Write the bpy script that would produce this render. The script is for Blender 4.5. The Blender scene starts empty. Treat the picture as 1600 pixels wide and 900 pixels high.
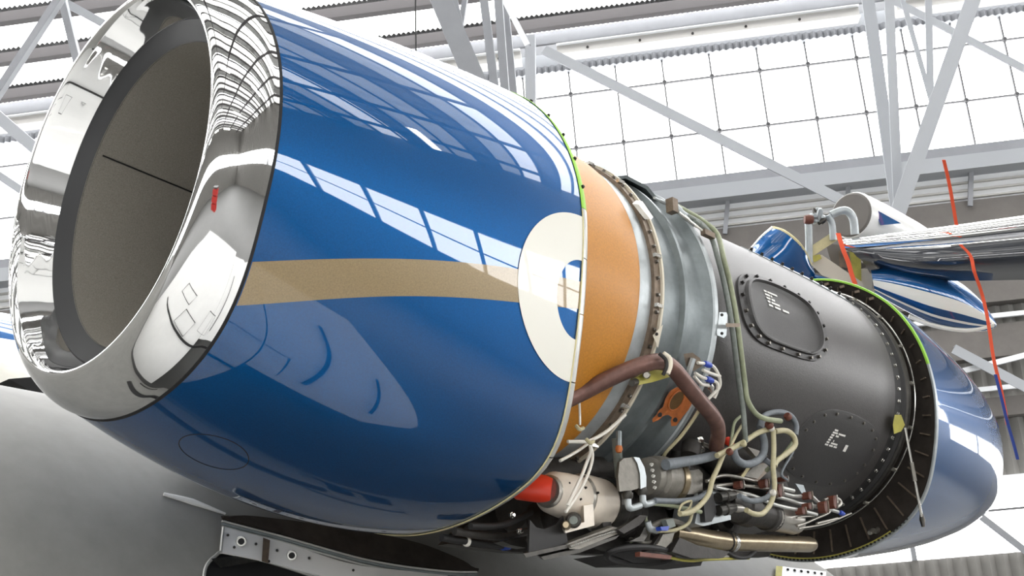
import bpy, math, random
import numpy as np
from mathutils import Matrix, Vector
random.seed(7); RNG = np.random.default_rng(7)
PI = math.pi
sc = bpy.context.scene

# ------------------------------------------------------------------ camera, world, exposure
# Engine frame: X runs aft along the engine axis, -Y is the camera side, Z up (axis tilted 5 degrees in the world).
FOC = 1800.0
ROT = np.array([[0.69131686, -0.72245355, -0.01191064], [-0.2421981, -0.24722724, 0.93819975], [-0.68075038, -0.64570858, -0.34588923]])
CE = np.array([-1.35722433, -2.60911908, -1.30813689])
EW = np.array([[9.96068046e-01, 6.14896580e-04, 8.85893263e-02], [0, 9.99975912e-01, -6.94081097e-03], [-8.85914603e-02, 6.91352002e-03, 9.96044053e-01]])
U_, S_, V_ = np.linalg.svd(EW); EW = U_ @ V_
U_, S_, V_ = np.linalg.svd(ROT); ROT = U_ @ V_
AXIS_H = 2.85
ME = Matrix([[*EW[0], 0], [*EW[1], 0], [*EW[2], AXIS_H], [0, 0, 0, 1]])
CW = EW @ CE + np.array([0, 0, AXIS_H])
RW = ROT @ EW.T
YAW = math.radians(36.5)
DEP = np.array([math.cos(YAW), math.sin(YAW), 0]); RGT = np.array([math.sin(YAW), -math.cos(YAW), 0])
MH = Matrix([[RGT[0], DEP[0], 0, CW[0]], [RGT[1], DEP[1], 0, CW[1]], [0, 0, 1, 0], [0, 0, 0, 1]])

cam = bpy.data.cameras.new('camera'); camo = bpy.data.objects.new('camera', cam)
sc.collection.objects.link(camo)
cam.sensor_width = 36; cam.lens = 36 * FOC / 1600; cam.clip_start = .05; cam.clip_end = 300
cm = Matrix.Identity(4)
for i in range(3):
    for j in range(3): cm[i][j] = RW[j][i]
    cm[i][3] = CW[i]
camo.matrix_world = cm
sc.camera = camo
world = bpy.data.worlds.new('world'); sc.world = world; world.use_nodes = True
world.node_tree.nodes['Background'].inputs[0].default_value = (1, 1, 1, 1)
world.node_tree.nodes['Background'].inputs[1].default_value = 3.0
sc.view_settings.view_transform = 'Standard'; sc.view_settings.look = 'None'
sc.view_settings.gamma = 1; sc.view_settings.use_curve_mapping = False
sc.view_settings.exposure = 0.12
PANE_W, PANE_R, PANE_F, LAMP = 5.0, 4.0, 7.6, 16.0      # daylight in the wall glazing, the roof lights, the doors behind the camera

# ------------------------------------------------------------------ points in the engine frame
def ray(px, py): return np.array([(px - 800) / FOC, -(py - 450) / FOC, -1.0]) @ ROT
def fd(px, py, D): return CE + ray(px, py) * D                      # at a given distance from the viewpoint
def pl(px, py, y):                                                  # on the upright plane Y = y
    d = ray(px, py); return CE + d * (y - CE[1]) / d[1]
def cy(px, py, r):                                                  # on a cylinder of radius r round the engine axis
    d = ray(px, py); a = d[1]**2 + d[2]**2; b = CE[1]*d[1] + CE[2]*d[2]; c = CE[1]**2 + CE[2]**2 - r*r
    D = max(b*b - a*c, 0); return CE + d * (-b - D**.5) / a
def hp(px, py, v):                                                  # hangar frame (right, depth, height) at depth v
    d = np.array([(px - 800) / FOC, -(py - 450) / FOC, -1.0]) @ RW
    q = d * (v / (d @ DEP)); return np.array([q @ RGT, v, q[2] + CW[2]])
def depth(P): return float(-((np.asarray(P) - CE) @ ROT.T)[2])
def mpp(P): return depth(P) / FOC                                   # metres per pixel there

# ------------------------------------------------------------------ nacelle sections r(theta)
def table(d):
    k = sorted(d); a = np.array(k, float); v = np.array([d[i] for i in k])
    aa = np.concatenate([a, 180 - a[::-1][1:]]); vv = np.concatenate([v, v[::-1][1:]])
    th = np.arange(-90, 270, 1.); r = np.interp(th, aa, vv)
    ker = np.exp(-.5 * (np.arange(-15, 16) / 5.)**2); ker /= ker.sum()
    r = np.convolve(np.concatenate([r[-15:], r, r[:15]]), ker, 'valid')
    return lambda t: np.interp((np.asarray(t) + 90) % 360 - 90, np.append(th, 270), np.append(r, r[0]))
rA = table({90:.585,45:.585,15:.585,0:.58,-15:.578,-23:.578,-30:.59,-40:.612,-50:.623,-60:.619,-70:.612,-82:.606,-90:.606})
rB = table({90:.675,45:.672,30:.667,22:.665,10:.660,0:.655,-9:.654,-15:.662,-23:.680,-28:.694,-37:.735,-47:.802,-51:.824,-56:.828,-65:.812,-74:.801,-84:.797,-90:.796})
rJ = table({90:.622,70:.621,60:.617,50:.616,40:.619,30:.618,16:.618,4:.619,-6:.627,-16:.636,-29:.66,-38:.69,-40:.696,-49:.712,-58:.711,-69:.698,-83:.692,-90:.692})
def rcowl(x, t):
    lo = .5 - .5 * np.sin(np.radians(t))
    x = np.asarray(x, float); w = 1 - (1 - np.clip(x, 0, 1))**(1.15 + .5 * lo)
    return rA(t) * (1 - w) + rB(t) * w + (.007 + .018 * lo) * 4 * x * (1 - x)
def pol(x, t, r):
    t = np.radians(t); return np.stack(np.broadcast_arrays(x + 0. * t, -r * np.cos(t), r * np.sin(t)), -1)

# ------------------------------------------------------------------ mesh building
class G:
    def __init__(s): s.v = []; s.f = []
    def add(s, v, f):
        n = len(s.v); s.v += [tuple(map(float, p)) for p in v]; s.f += [tuple(i + n for i in q) for q in f]; return s
    def grid(s, P, closeu=False, closev=False, flip=False):
        P = np.asarray(P); nu, nv = P.shape[:2]; f = []
        for i in range(nu if closeu else nu - 1):
            for j in range(nv if closev else nv - 1):
                a, b, c, d = i*nv+j, ((i+1) % nu)*nv+j, ((i+1) % nu)*nv+(j+1) % nv, i*nv+(j+1) % nv
                f.append((a, d, c, b) if flip else (a, b, c, d))
        return s.add(P.reshape(-1, 3), f)
    def lathe(s, prof, n=96, t0=0, t1=360, c=(0, 0)):                # profile of (x, r) about the engine axis
        full = abs(t1 - t0) >= 360; t = np.linspace(t0, t1, n, endpoint=not full)
        P = np.array([pol(x, t, r) for x, r in prof]); P[..., 1] += c[0]; P[..., 2] += c[1]
        return s.grid(P, closev=full)
    def box(s, c, size, rot=None):
        h = np.array(size) / 2; R = np.eye(3) if rot is None else np.asarray(rot)
        v = [np.array(c) + R @ (h * np.array(k)) for k in ((-1,-1,-1),(1,-1,-1),(1,1,-1),(-1,1,-1),(-1,-1,1),(1,-1,1),(1,1,1),(-1,1,1))]
        return s.add(v, [(0,3,2,1),(4,5,6,7),(0,1,5,4),(1,2,6,5),(2,3,7,6),(3,0,4,7)])
    def bar(s, a, b, w, h, up=(0, 0, 1)):
        a = np.array(a, float); b = np.array(b, float); L = np.linalg.norm(b - a); z = (b - a) / L
        x = np.cross(up, z); x = x / np.linalg.norm(x) if np.linalg.norm(x) > 1e-6 else np.array([1., 0, 0]); y = np.cross(z, x)
        return s.box((a + b) / 2, (w, h, L), np.stack([x, y, z], 1))
    def rev(s, a, b, prof, n=20, cap=True):                         # revolve (fraction along a-b, radius)
        a = np.array(a, float); b = np.array(b, float); z = (b - a) / np.linalg.norm(b - a)
        x = np.cross(z, (0, 0, 1) if abs(z[2]) < .9 else (1, 0, 0)); x /= np.linalg.norm(x); y = np.cross(z, x)
        t = np.linspace(0, 2*PI, n, endpoint=False); ring = np.cos(t)[:, None] * x + np.sin(t)[:, None] * y
        P = np.array([a + (b - a) * q + r * ring for q, r in prof]); n0 = len(s.v); s.grid(P, closev=True)
        if cap: s.f.append(tuple(n0 + i for i in range(n))[::-1]); s.f.append(tuple(n0 + (len(prof)-1)*n + i for i in range(n)))
        return s
    def cyl(s, a, b, r, r2=None, n=20): return s.rev(a, b, [(0, r), (1, r if r2 is None else r2)], n)
    def tube(s, pts, r, n=9, sub=5, flat=1.0):
        P = smooth(pts, sub); m = len(P); rr = np.interp(np.linspace(0, 1, m), np.linspace(0, 1, len(np.atleast_1d(r))), np.atleast_1d(r))
        T = np.gradient(P, axis=0); T /= np.linalg.norm(T, axis=1)[:, None] + 1e-12
        x = np.cross(T[0], (0.2, .3, 1)); x /= np.linalg.norm(x); rings = []
        for i in range(m):
            x = x - T[i] * (x @ T[i]); x /= np.linalg.norm(x); y = np.cross(T[i], x)
            t = np.linspace(0, 2*PI, n, endpoint=False); rings.append(P[i] + rr[i] * (np.cos(t)[:, None] * x + flat * np.sin(t)[:, None] * y))
        n0 = len(s.v); s.grid(np.array(rings), closev=True)
        s.f.append(tuple(n0 + i for i in range(n))[::-1]); s.f.append(tuple(n0 + (m-1)*n + i for i in range(n))); return s
    def prism(s, poly, ext):                                         # planar outline given thickness
        n = len(poly); e = np.array(ext, float); v = [np.array(p, float) for p in poly]
        s.add(v + [p + e for p in v], [tuple(range(n))[::-1], tuple(range(n, 2*n))] + [(i, (i+1) % n, n + (i+1) % n, n + i) for i in range(n)]); return s
    def sheet(s, P, th):                                             # grid of points thickened along its normals
        P = np.asarray(P, float); du = np.gradient(P, axis=0); dv = np.gradient(P, axis=1); N = np.cross(du, dv)
        N /= np.linalg.norm(N, axis=2)[..., None] + 1e-12; Q = P + N * th; nu, nv = P.shape[:2]
        s.grid(P, flip=True); s.grid(Q)
        idx = [(0, j) for j in range(nv)] + [(i, nv-1) for i in range(1, nu)] + [(nu-1, j) for j in range(nv-2, -1, -1)] + [(i, 0) for i in range(nu-2, 0, -1)]
        L = np.array([[P[i] for i in idx], [Q[i] for i in idx]]); return s.grid(L, closev=True)
def smooth(pts, sub=5):
    p = np.array([np.asarray(q, float) for q in pts])
    if len(p) < 3 or sub < 2: return np.array([p[0] + (p[-1]-p[0])*t for t in np.linspace(0, 1, max(2, sub))]) if len(p) < 3 else p
    e = np.vstack([2*p[0]-p[1], p, 2*p[-1]-p[-2]]); out = []
    for i in range(1, len(e) - 2):
        for t in np.linspace(0, 1, sub, endpoint=False):
            a, b, c, d = e[i-1:i+3]
            out.append(.5*((2*b) + (c-a)*t + (2*a-5*b+4*c-d)*t*t + (3*b-a-3*c+d)*t**3))
    out.append(p[-1]); return np.array(out)

POSE = {}; FRAME = {}
def to_mesh(name, g, o, sm):
    v = np.array(g.v) - np.array(o); me = bpy.data.meshes.new(name); me.from_pydata([tuple(p) for p in v], [], g.f); me.validate()
    me.update()
    if sm:
        me.polygons.foreach_set('use_smooth', [True] * len(me.polygons))
        try: me.set_sharp_from_angle(angle=math.radians(38))
        except Exception: pass
    return me
def link(ob, M, parent, frame):
    sc.collection.objects.link(ob); POSE[ob.name] = M
    if parent is None: ob.matrix_world = frame @ M; FRAME[ob.name] = frame
    else: ob.parent = parent; ob.matrix_basis = POSE[parent.name].inverted() @ M
    return ob
def tag(o, label=None, cat=None, group=None, kind=None):
    for k, v in (('label', label), ('category', cat), ('group', group), ('kind', kind)):
        if v: o[k] = v
    return o
def thing(name, label, cat, at, group=None, frame=None, kind=None):
    o = bpy.data.objects.new(name, None); o.empty_display_size = .05
    return tag(link(o, Matrix.Translation(Vector(at)), None, frame or ME), label, cat, group, kind)
def part(name, g, mat, parent=None, sm=True, frame=None, label=None, cat=None, group=None, kind=None, origin=None):
    v = np.array(g.v); o = (v.min(0) + v.max(0)) / 2 if origin is None else np.array(origin, float)
    ob = bpy.data.objects.new(name, to_mesh(name, g, o, sm)); ob.data.materials.append(M[mat])
    return tag(link(ob, Matrix.Translation(Vector(o)), parent, frame or ME), label, cat, group, kind)
def inst(name, mesh, at, zdir, parent, scale=1.0, spin=0.0):
    z = Vector(zdir).normalized(); q = z.to_track_quat('Z', 'Y').to_matrix().to_4x4()
    ob = bpy.data.objects.new(name, mesh)
    return link(ob, Matrix.Translation(Vector(at)) @ q @ Matrix.Rotation(spin, 4, 'Z') @ Matrix.Scale(scale, 4), parent, ME)

# ------------------------------------------------------------------ materials
M = {}
def srgb(c): return tuple(((v/255)/12.92 if v/255 <= .04045 else ((v/255+.055)/1.055)**2.4) for v in c) + (1,)
def mat(name, col, rough=.5, metal=0., coat=0., noise=0., nscale=20., bump=0., bscale=40., emit=0., spec=.5, col2=None, coat_rough=.03, trans=0., coat_ior=1.5):
    m = bpy.data.materials.new(name); m.use_nodes = True; nt = m.node_tree; b = nt.nodes['Principled BSDF']
    c = srgb(col); b.inputs['Base Color'].default_value = c; b.inputs['Roughness'].default_value = rough
    b.inputs['Metallic'].default_value = metal; b.inputs['Coat Weight'].default_value = coat; b.inputs['Coat Roughness'].default_value = coat_rough; b.inputs['Coat IOR'].default_value = coat_ior
    b.inputs['Specular IOR Level'].default_value = spec; b.inputs['Transmission Weight'].default_value = trans
    tc = nt.nodes.new('ShaderNodeTexCoord')
    if noise > 0 or col2:
        n = nt.nodes.new('ShaderNodeTexNoise'); n.inputs['Scale'].default_value = nscale; n.inputs['Detail'].default_value = 6; n.inputs['Roughness'].default_value = .65
        nt.links.new(tc.outputs['Object'], n.inputs['Vector'])
        r = nt.nodes.new('ShaderNodeValToRGB'); r.color_ramp.elements[0].position = .34; r.color_ramp.elements[1].position = .66
        c2 = srgb(col2) if col2 else tuple(min(1, v * (1 + noise)) for v in c[:3]) + (1,)
        c1 = c if col2 else tuple(v * (1 - noise) for v in c[:3]) + (1,)
        r.color_ramp.elements[0].color = c1; r.color_ramp.elements[1].color = c2
        nt.links.new(n.outputs['Fac'], r.inputs['Fac']); nt.links.new(r.outputs['Color'], b.inputs['Base Color'])
    if bump > 0:
        n2 = nt.nodes.new('ShaderNodeTexNoise'); n2.inputs['Scale'].default_value = bscale; n2.inputs['Detail'].default_value = 3
        nt.links.new(tc.outputs['Object'], n2.inputs['Vector'])
        bp = nt.nodes.new('ShaderNodeBump'); bp.inputs['Strength'].default_value = bump; bp.inputs['Distance'].default_value = .01
        nt.links.new(n2.outputs['Fac'], bp.inputs['Height']); nt.links.new(bp.outputs['Normal'], b.inputs['Normal'])
    if emit > 0:
        b.inputs['Emission Color'].default_value = c; b.inputs['Emission Strength'].default_value = emit
    M[name] = m; return m
mat('chrome', (240, 240, 240), .03, 1., bump=.004, bscale=9)
mat('blue', (0, 78, 136), .42, .75, 1., noise=.12, nscale=260, bump=.004, bscale=7, coat_rough=.015, coat_ior=1.75, spec=.1)
mat('gold', (140, 121, 88), .35, .15, 1., noise=.14, nscale=240, coat_rough=.02)
mat('cream', (232, 230, 220), .35, 0, .8, coat_rough=.03)
mat('white_paint', (228, 228, 226), .4, 0, .4, noise=.02, nscale=6)
mat('fuselage_grey', (132, 131, 127), .5, 0, 0, noise=.06, nscale=9, spec=.3)
mat('liner', (140, 135, 126), .75, 0, noise=.22, nscale=300, bump=.3, bscale=500)
mat('seal_black', (30, 31, 33), .45)
mat('gap_black', (14, 14, 15), .7)
mat('green_tape', (150, 205, 70), .55)
mat('edge_metal', (196, 196, 192), .35, .6, noise=.08, nscale=30)
mat('ochre', (192, 128, 40), .55, 0, .15, noise=.13, nscale=160, coat_rough=.3)
mat('case_grey', (124, 131, 133), .42, .45, noise=.14, nscale=14, bump=.05, bscale=60)
mat('case_pale', (178, 184, 186), .42, .5, noise=.1, nscale=20)
mat('flange_brown', (122, 108, 94), .5, .5, noise=.2, nscale=40)
mat('cream_line', (214, 206, 188), .5)
mat('duct_black', (62, 59, 58), .42, 0, .12, noise=.22, nscale=120, bump=.12, bscale=260, coat_rough=.35)
mat('duct_panel', (50, 48, 48), .46, 0, .1, noise=.16, nscale=150, bump=.15, bscale=300, coat_rough=.35)
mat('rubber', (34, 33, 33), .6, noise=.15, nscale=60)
mat('steel_dark', (70, 68, 64), .4, .7, noise=.25, nscale=25)
mat('steel', (170, 166, 158), .32, .85, noise=.12, nscale=25)
mat('steel_bright', (214, 212, 206), .22, .95)
mat('bolt', (120, 116, 110), .35, .9)
mat('bolt_dark', (40, 38, 36), .5, .4)
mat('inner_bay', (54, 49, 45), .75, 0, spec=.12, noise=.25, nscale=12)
mat('primer_yellow', (176, 168, 78), .55, noise=.15, nscale=20)
mat('pale_yellow', (206, 196, 150), .55, noise=.1, nscale=20)
mat('rust_duct', (112, 82, 74), .4, .35, noise=.22, nscale=30)
mat('gasket_orange', (186, 106, 52), .6, noise=.18, nscale=40)
mat('gasket_hole', (104, 76, 40), .6, noise=.2, nscale=40)
mat('hose_grey', (118, 124, 118), .55, noise=.14, nscale=60)
mat('hose_blue', (116, 122, 128), .55, noise=.14, nscale=60)
mat('wire_cream', (182, 174, 140), .5, noise=.1, nscale=60)
mat('wire_white', (226, 222, 212), .45)
mat('wire_green', (150, 156, 128), .55, noise=.1, nscale=60)
mat('clamp_brown', (104, 58, 44), .55, noise=.2, nscale=60)
mat('cap_blue', (40, 70, 170), .4)
mat('cap_red', (226, 62, 36), .4, 0, .2)
mat('cast_grey', (128, 124, 116), .5, .35, noise=.16, nscale=30, bump=.15, bscale=80)
mat('cast_dark', (58, 55, 52), .55, .3, noise=.25, nscale=25, bump=.15, bscale=60)
mat('unit_cream', (230, 219, 204), .45, 0, .1, noise=.05, nscale=30)
mat('bronze_tube', (154, 140, 116), .3, .8, noise=.16, nscale=18)
mat('placard', (236, 234, 228), .5)
mat('red_ribbon', (232, 88, 50), .6)
mat('blue_ribbon', (36, 62, 140), .6)
mat('steel_frame', (136, 138, 142), .55, 0, noise=.05, nscale=3)
mat('steel_frame_pale', (160, 163, 167), .6)
mat('purlin', (78, 75, 76), .7)
mat('glazing_bar', (96, 96, 98), .6)
mat('clad_grey', (128, 126, 122), .7, noise=.05, nscale=4)
mat('clad_pale', (186, 184, 180), .65)
mat('clad_dark', (104, 100, 96), .7, noise=.08, nscale=4)
mat('roof_sheet', (206, 206, 204), .7)
mat('roof_edge', (112, 112, 112), .7)
mat('gutter_white', (236, 238, 240), .4)
mat('floor', (96, 96, 94), .45, 0, 0, noise=.06, nscale=.6)
mat('pane', (255, 255, 255), .3, emit=PANE_W)
mat('roof_pane', (255, 255, 255), .5, emit=PANE_R)
mat('roof_pane_dim', (240, 240, 236), .6, emit=PANE_R*.30)  # roof light sheets at a lower emission strength
mat('navy_gloss', (20, 26, 38), .3, 0, 1., coat_rough=.02, coat_ior=1.8)
mat('door_pane', (255, 255, 255), .5, emit=PANE_F)
mat('lamp_tube', (255, 252, 244), .5, emit=LAMP)
mat('line_black', (22, 22, 22), .6)
mat('toolred', (196, 44, 36), .5)

# small shared fasteners
def fastener(name, m, r, h, n=6):
    g = G().rev((0, 0, -h*.5), (0, 0, h), [(0, r*1.25), (.45, r*1.25), (.46, r), (.9, r), (1, r*.7)], n)
    me = to_mesh(name, g, (0, 0, 0), False); me.materials.append(M[m]); return me
BOLT = fastener('bolt', 'bolt', .0058, .009); BOLT_D = fastener('bolt_dark', 'bolt_dark', .0058, .008); RIVET = fastener('rivet', 'bolt', .004, .003, 8)
BOLT_B = fastener('bolt_bright', 'steel_bright', .0062, .008)

# ================================================================== THE SETTING
def hpart(*a, **k): k['frame'] = MH; return part(*a, **k)
DW = 18.0                                                            # depth of the glazed wall
UL, UR, VF = -22.0, 16.0, -20.0                                     # left, right, wall behind the viewer
ROOF0, SLOPE = 11.25, .10
def roofz(v): return ROOF0 + SLOPE * (DW - v) if v > -1 else ROOF0 + SLOPE * (DW + 1) - SLOPE * (-1 - v)
hpart('floor', G().box(((UL+UR)/2, (VF+DW)/2, -.1), (UR-UL+1, DW-VF+1, .2)), 'floor', sm=False, kind='structure', label='pale grey painted hangar floor', cat='floor')
def corr(g, a, b, z0, z1, n, amp, nrm):                             # upright corrugated sheet from a to b
    a = np.array(a, float); b = np.array(b, float); P = []
    for i in range(n * 4 + 1):
        q = a + (b - a) * i / (n * 4); o = amp * (0, 1, 0, -1)[i % 4]; P.append([[q[0]+nrm[0]*o, q[1]+nrm[1]*o, z0], [q[0]+nrm[0]*o, q[1]+nrm[1]*o, z1]])
    return g.grid(np.array(P))
def wall_empty(n, label, at): return thing(n, label, 'wall', at, frame=MH, kind='structure')
# --- rear wall: dado, window band, cladding, ledge, upper glazing
wr = wall_empty('wall_rear', 'tall hangar end wall of grey cladding below a glazed band', (0, DW, 0))
hpart('lower_cladding', corr(G(), (UL, DW), (UR, DW), 0, 2.25, 190, .04, (0, -1)), 'clad_grey', wr, sm=False)
hpart('cladding', corr(G(), (UL, DW), (UR, DW), 3.35, 6.9, 190, .04, (0, -1)), 'clad_grey', wr, sm=False)
for z, h, m in ((4.35, .28, 'clad_dark'), (5.35, .5, 'clad_dark'), (6.15, .4, 'clad_dark'), (7.2, .82, 'clad_dark')):
    hpart('girt', G().box(((UL+UR)/2, DW-.15, z), (UR-UL, .3, h)), m, wr, sm=False)
for z in (4.62, 5.72, 3.3):
    hpart('rail', G().box(((UL+UR)/2, DW-.32, z), (UR-UL, .08, .07)), 'gutter_white', wr, sm=False)
hpart('ledge_panel', G().box(((UL+UR)/2, DW-.1, 7.83), (UR-UL, .2, .46)), 'gutter_white', wr, sm=False)
for z in (7.68, 7.80, 7.93): hpart('ledge_strip', G().box(((UL+UR)/2, DW-.24, z), (UR-UL, .06, .03)), 'clad_pale', wr, sm=False)
hpart('ledge_beam', G().box(((UL+UR)/2, DW-.3, 8.17), (UR-UL, .5, .24)), 'steel_frame_pale', wr, sm=False)
hpart('sill_beam', G().box(((UL+UR)/2, DW-.2, 8.4), (UR-UL, .35, .22)), 'steel_frame', wr, sm=False)
for i in range(20):
    u = UL + .9 + i * 1.9
    hpart('ledge_post', G().bar((u, DW-.35, 7.5), (u+.12, DW-.35, 8.06), .05, .07), 'steel_frame', wr, sm=False)
# upper glazing
w1 = thing('window_1', 'high band of square overexposed panes in the hangar end wall', 'window', (0, DW, 9.6), frame=MH, kind='structure')
PITCH, Z0 = .80, 8.5; WT = hp(900, 112, DW)[2]; rows = (8.5, 9.42, 10.42, WT); u0 = -2.12 - PITCH * 25
pane_mesh = {}
for i in range(47):
    u = u0 + i * PITCH
    if u < UL or u + PITCH > UR: continue
    for k in range(3):
        hpart('pane', G().box((u + PITCH/2, DW + .03, (rows[k]+rows[k+1])/2), (PITCH-.03, .02, rows[k+1]-rows[k]-.03)), 'pane', w1, sm=False)
    hpart('glazing_bar', G().box((u, DW, 9.71), (.022, .06, 2.42)), 'glazing_bar', w1, sm=False)
for z in rows[1:3]:
    hpart('glazing_rail', G().box(((UL+UR)/2, DW, z), (UR-UL, .05, .022)), 'glazing_bar', w1, sm=False)
    for i in range(47):
        u = u0 + i * PITCH
        if -14 < u < 7: hpart('pane_clip', G().rev((u, DW-.06, z), (u, DW-.02, z), [(0, .035), (1, .05)], 6), 'glazing_bar', w1, sm=False)
hpart('head_beam', G().box(((UL+UR)/2, DW-.1, WT+.17), (UR-UL, .3, .34)), 'steel_frame_pale', wr, sm=False)
hpart('head_flashing', corr(G(), (UL, DW-.3), (UR, DW-.3), WT-.10, WT+.02, 330, .03, (0, -1)), 'steel_frame', wr, sm=False)
# lower window band
w2 = thing('window_2', 'low strip window near the floor right of the rear cowl', 'window', (3, DW, 2.8), frame=MH, kind='structure')
for i in range(12):
    u = UL + 1 + i * 3.1
    hpart('pane', G().box((u + 1.5, DW+.02, 2.8), (3.0, .03, 1.05)), 'pane', w2, sm=False)
    hpart('mullion', G().bar((u, DW-.02, 2.25), (u, DW-.02, 3.33), .07, .08), 'steel_frame', w2, sm=False)
hpart('transom', G().box(((UL+UR)/2, DW-.03, 2.87), (UR-UL, .06, .03)), 'glazing_bar', w2, sm=False)
# --- other walls (seen in the reflections)
for nm, lab, a, b, nrm in (('wall_left', 'left hangar side wall with pale cladding and daylight strip', (UL, VF), (UL, DW), (1, 0)),
                           ('wall_right', 'right hangar side wall with pale cladding and daylight strip', (UR, DW), (UR, VF), (-1, 0)),
                           ('wall_front', 'hangar wall behind the viewer with wide daylight doors', (UR, VF), (UL, VF), (0, 1))):
    w = wall_empty(nm, lab, ((a[0]+b[0])/2, (a[1]+b[1])/2, 0))
    hpart('lower_cladding', corr(G(), a, b, 0, 3.3, 60, .05, nrm), 'clad_grey', w, sm=False)
    hpart('upper_cladding', corr(G(), a, b, 5.5, 14.0, 60, .05, nrm), 'clad_grey', w, sm=False)
    A_, B_ = np.array(a), np.array(b); L = np.linalg.norm(B_-A_); n = int(L / 2.2)
    for i in range(n):
        p = A_ + (B_-A_) * (i + .5) / n; sz = (L/n-.12, .03) if nrm[0] == 0 else (.03, L/n-.12)
        hpart('pane', G().box((p[0]-nrm[0]*.05, p[1]-nrm[1]*.05, 4.4), (sz[0], sz[1], 2.15)), 'door_pane', w, sm=False)
        q = A_ + (B_-A_) * i / n; hpart('post', G().box((q[0]+nrm[0]*.1, q[1]+nrm[1]*.1, 4.4), (.2, .2, 2.3)), 'steel_frame', w, sm=False)
    hpart('rail', G().bar((*a, 4.4), (*b, 4.4), .08, .08), 'steel_frame', w, sm=False)
# --- roof
ce = thing('ceiling', 'hangar roof of corrugated sheets and bright roof lights on purlins', 'ceiling', (0, 0, 12), frame=MH, kind='structure')
def roof_sheet(v0, v1, n, amp):
    P = []
    for i in range(n * 4 + 1):
        u = UL + (UR - UL) * i / (n * 4); o = amp * (0, 1, 0, -1)[i % 4]; P.append([[u, v0, roofz(v0)+o], [u, v1, roofz(v1)+o]])
    return G().grid(np.array(P))
v = DW; k = 0
while v > VF + .5:
    v1 = v - 1.0; bright = (v > 9.5) or (k % 3 != 0)
    if bright and v > 9.5:
        hpart('roof_light', roof_sheet(v1+.02, v-.16, 460, .02), 'roof_pane', ce, sm=False)
        hpart('roof_sheet', roof_sheet(v-.16, v+.02, 460, .02), 'roof_edge', ce, sm=False)
    else:
        hpart('roof_light' if bright else 'roof_sheet', roof_sheet(v1, v, 60, .035), ('roof_pane' if k % 6 == 4 else 'roof_pane_dim') if bright else 'roof_sheet', ce, sm=False)
    hpart('purlin', G().box(((UL+UR)/2, v-.1, roofz(v)-.14), (UR-UL, .09, .2)), 'purlin', ce, sm=False)
    hpart('purlin_flange', G().box(((UL+UR)/2, v-.14, roofz(v)-.245), (UR-UL, .14, .02)), 'purlin', ce, sm=False)
    v = v1; k += 1
for u in range(-19, 15, 4):
    hpart('tie_beam', G().bar((u, -19.5, roofz(-19.5)-.75), (u, -1, roofz(-1)-.75), .22, .3), 'purlin', ce, sm=False); hpart('tie_beam', G().bar((u, -1, roofz(-1)-.75), (u, 8.5, roofz(8.5)-.75), .22, .3), 'purlin', ce, sm=False)
for k, (u, v) in enumerate([(u, v) for v in (-3, -9, -15) for u in (-12, -6, 0, 6)] + [(9, 3), (9, 9), (-14, 3)]):
    lt = hpart('batten_lamp', G().box((u, v, 9.26), (2.4, .34, .10)), 'gutter_white', ce, sm=False)
    hpart('lamp_tube', G().box((u, v, 9.19), (2.3, .22, .04)), 'lamp_tube', lt, sm=False)
    for du in (-.9, .9): hpart('lamp_hanger', G().box((u+du, v, (9.3+roofz(v))/2), (.02, .02, roofz(v)-9.3)), 'glazing_bar', lt, sm=False)
# gutter beam, eaves beam
t1 = thing('trim_1', 'long white gutter channel with bolts above the high windows', 'gutter', (0, DW-.8, 11.2), frame=MH, kind='structure')
def gutter(u0_, u1_):
    hpart('channel', G().box(((u0_+u1_)/2, DW-1.0, GZ+.10), (u1_-u0_, .2, .19)), 'clad_pale', t1, sm=False)
    hpart('lip', G().box(((u0_+u1_)/2, DW-1.13, GZ+.005), (u1_-u0_, .06, .02)), 'gutter_white', t1, sm=False)
    hpart('top_lip', G().box(((u0_+u1_)/2, DW-1.13, GZ+.2), (u1_-u0_, .06, .02)), 'gutter_white', t1, sm=False)
    for i in range(int((u1_-u0_)/.85)): hpart('bolt', G().rev((u0_+.5+i*.85, DW-1.12, GZ+.1), (u0_+.5+i*.85, DW-1.09, GZ+.1), [(0,.02),(1,.025)], 8), 'bolt_dark', t1, sm=False)
GZ = hp(872, 93, DW-1.0)[2]
gutter(hp(872, 93, DW-1.0)[0], hp(1345, 45, DW-1.0)[0]); gutter(hp(1405, 45, DW-1.0)[0], 12.0); gutter(-14.0, hp(815, 93, DW-1.0)[0])
t2 = thing('trim_2', 'grey eaves girder running along the top of the high windows', 'girder', (0, DW-.5, 11.3), frame=MH, kind='structure')
gt, gb_ = hp(900, 34, DW-.7)[2], hp(900, 70, DW-.7)[2]
hpart('web', G().box(((UL+UR)/2, DW-.62, (gt+gb_)/2), (UR-UL, .1, gt-gb_)), 'steel_frame', t2, sm=False)
hpart('top_flange', G().box(((UL+UR)/2, DW-.72, gt+.02), (UR-UL, .3, .04)), 'gutter_white', t2, sm=False)
hpart('bottom_flange', G().box(((UL+UR)/2, DW-.72, gb_-.02), (UR-UL, .3, .03)), 'steel_frame', t2, sm=False)
hpart('flashing', G().box(((UL+UR)/2, DW-.85, gt+.16), (UR-UL, .05, .05)), 'gutter_white', t2, sm=False)
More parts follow.
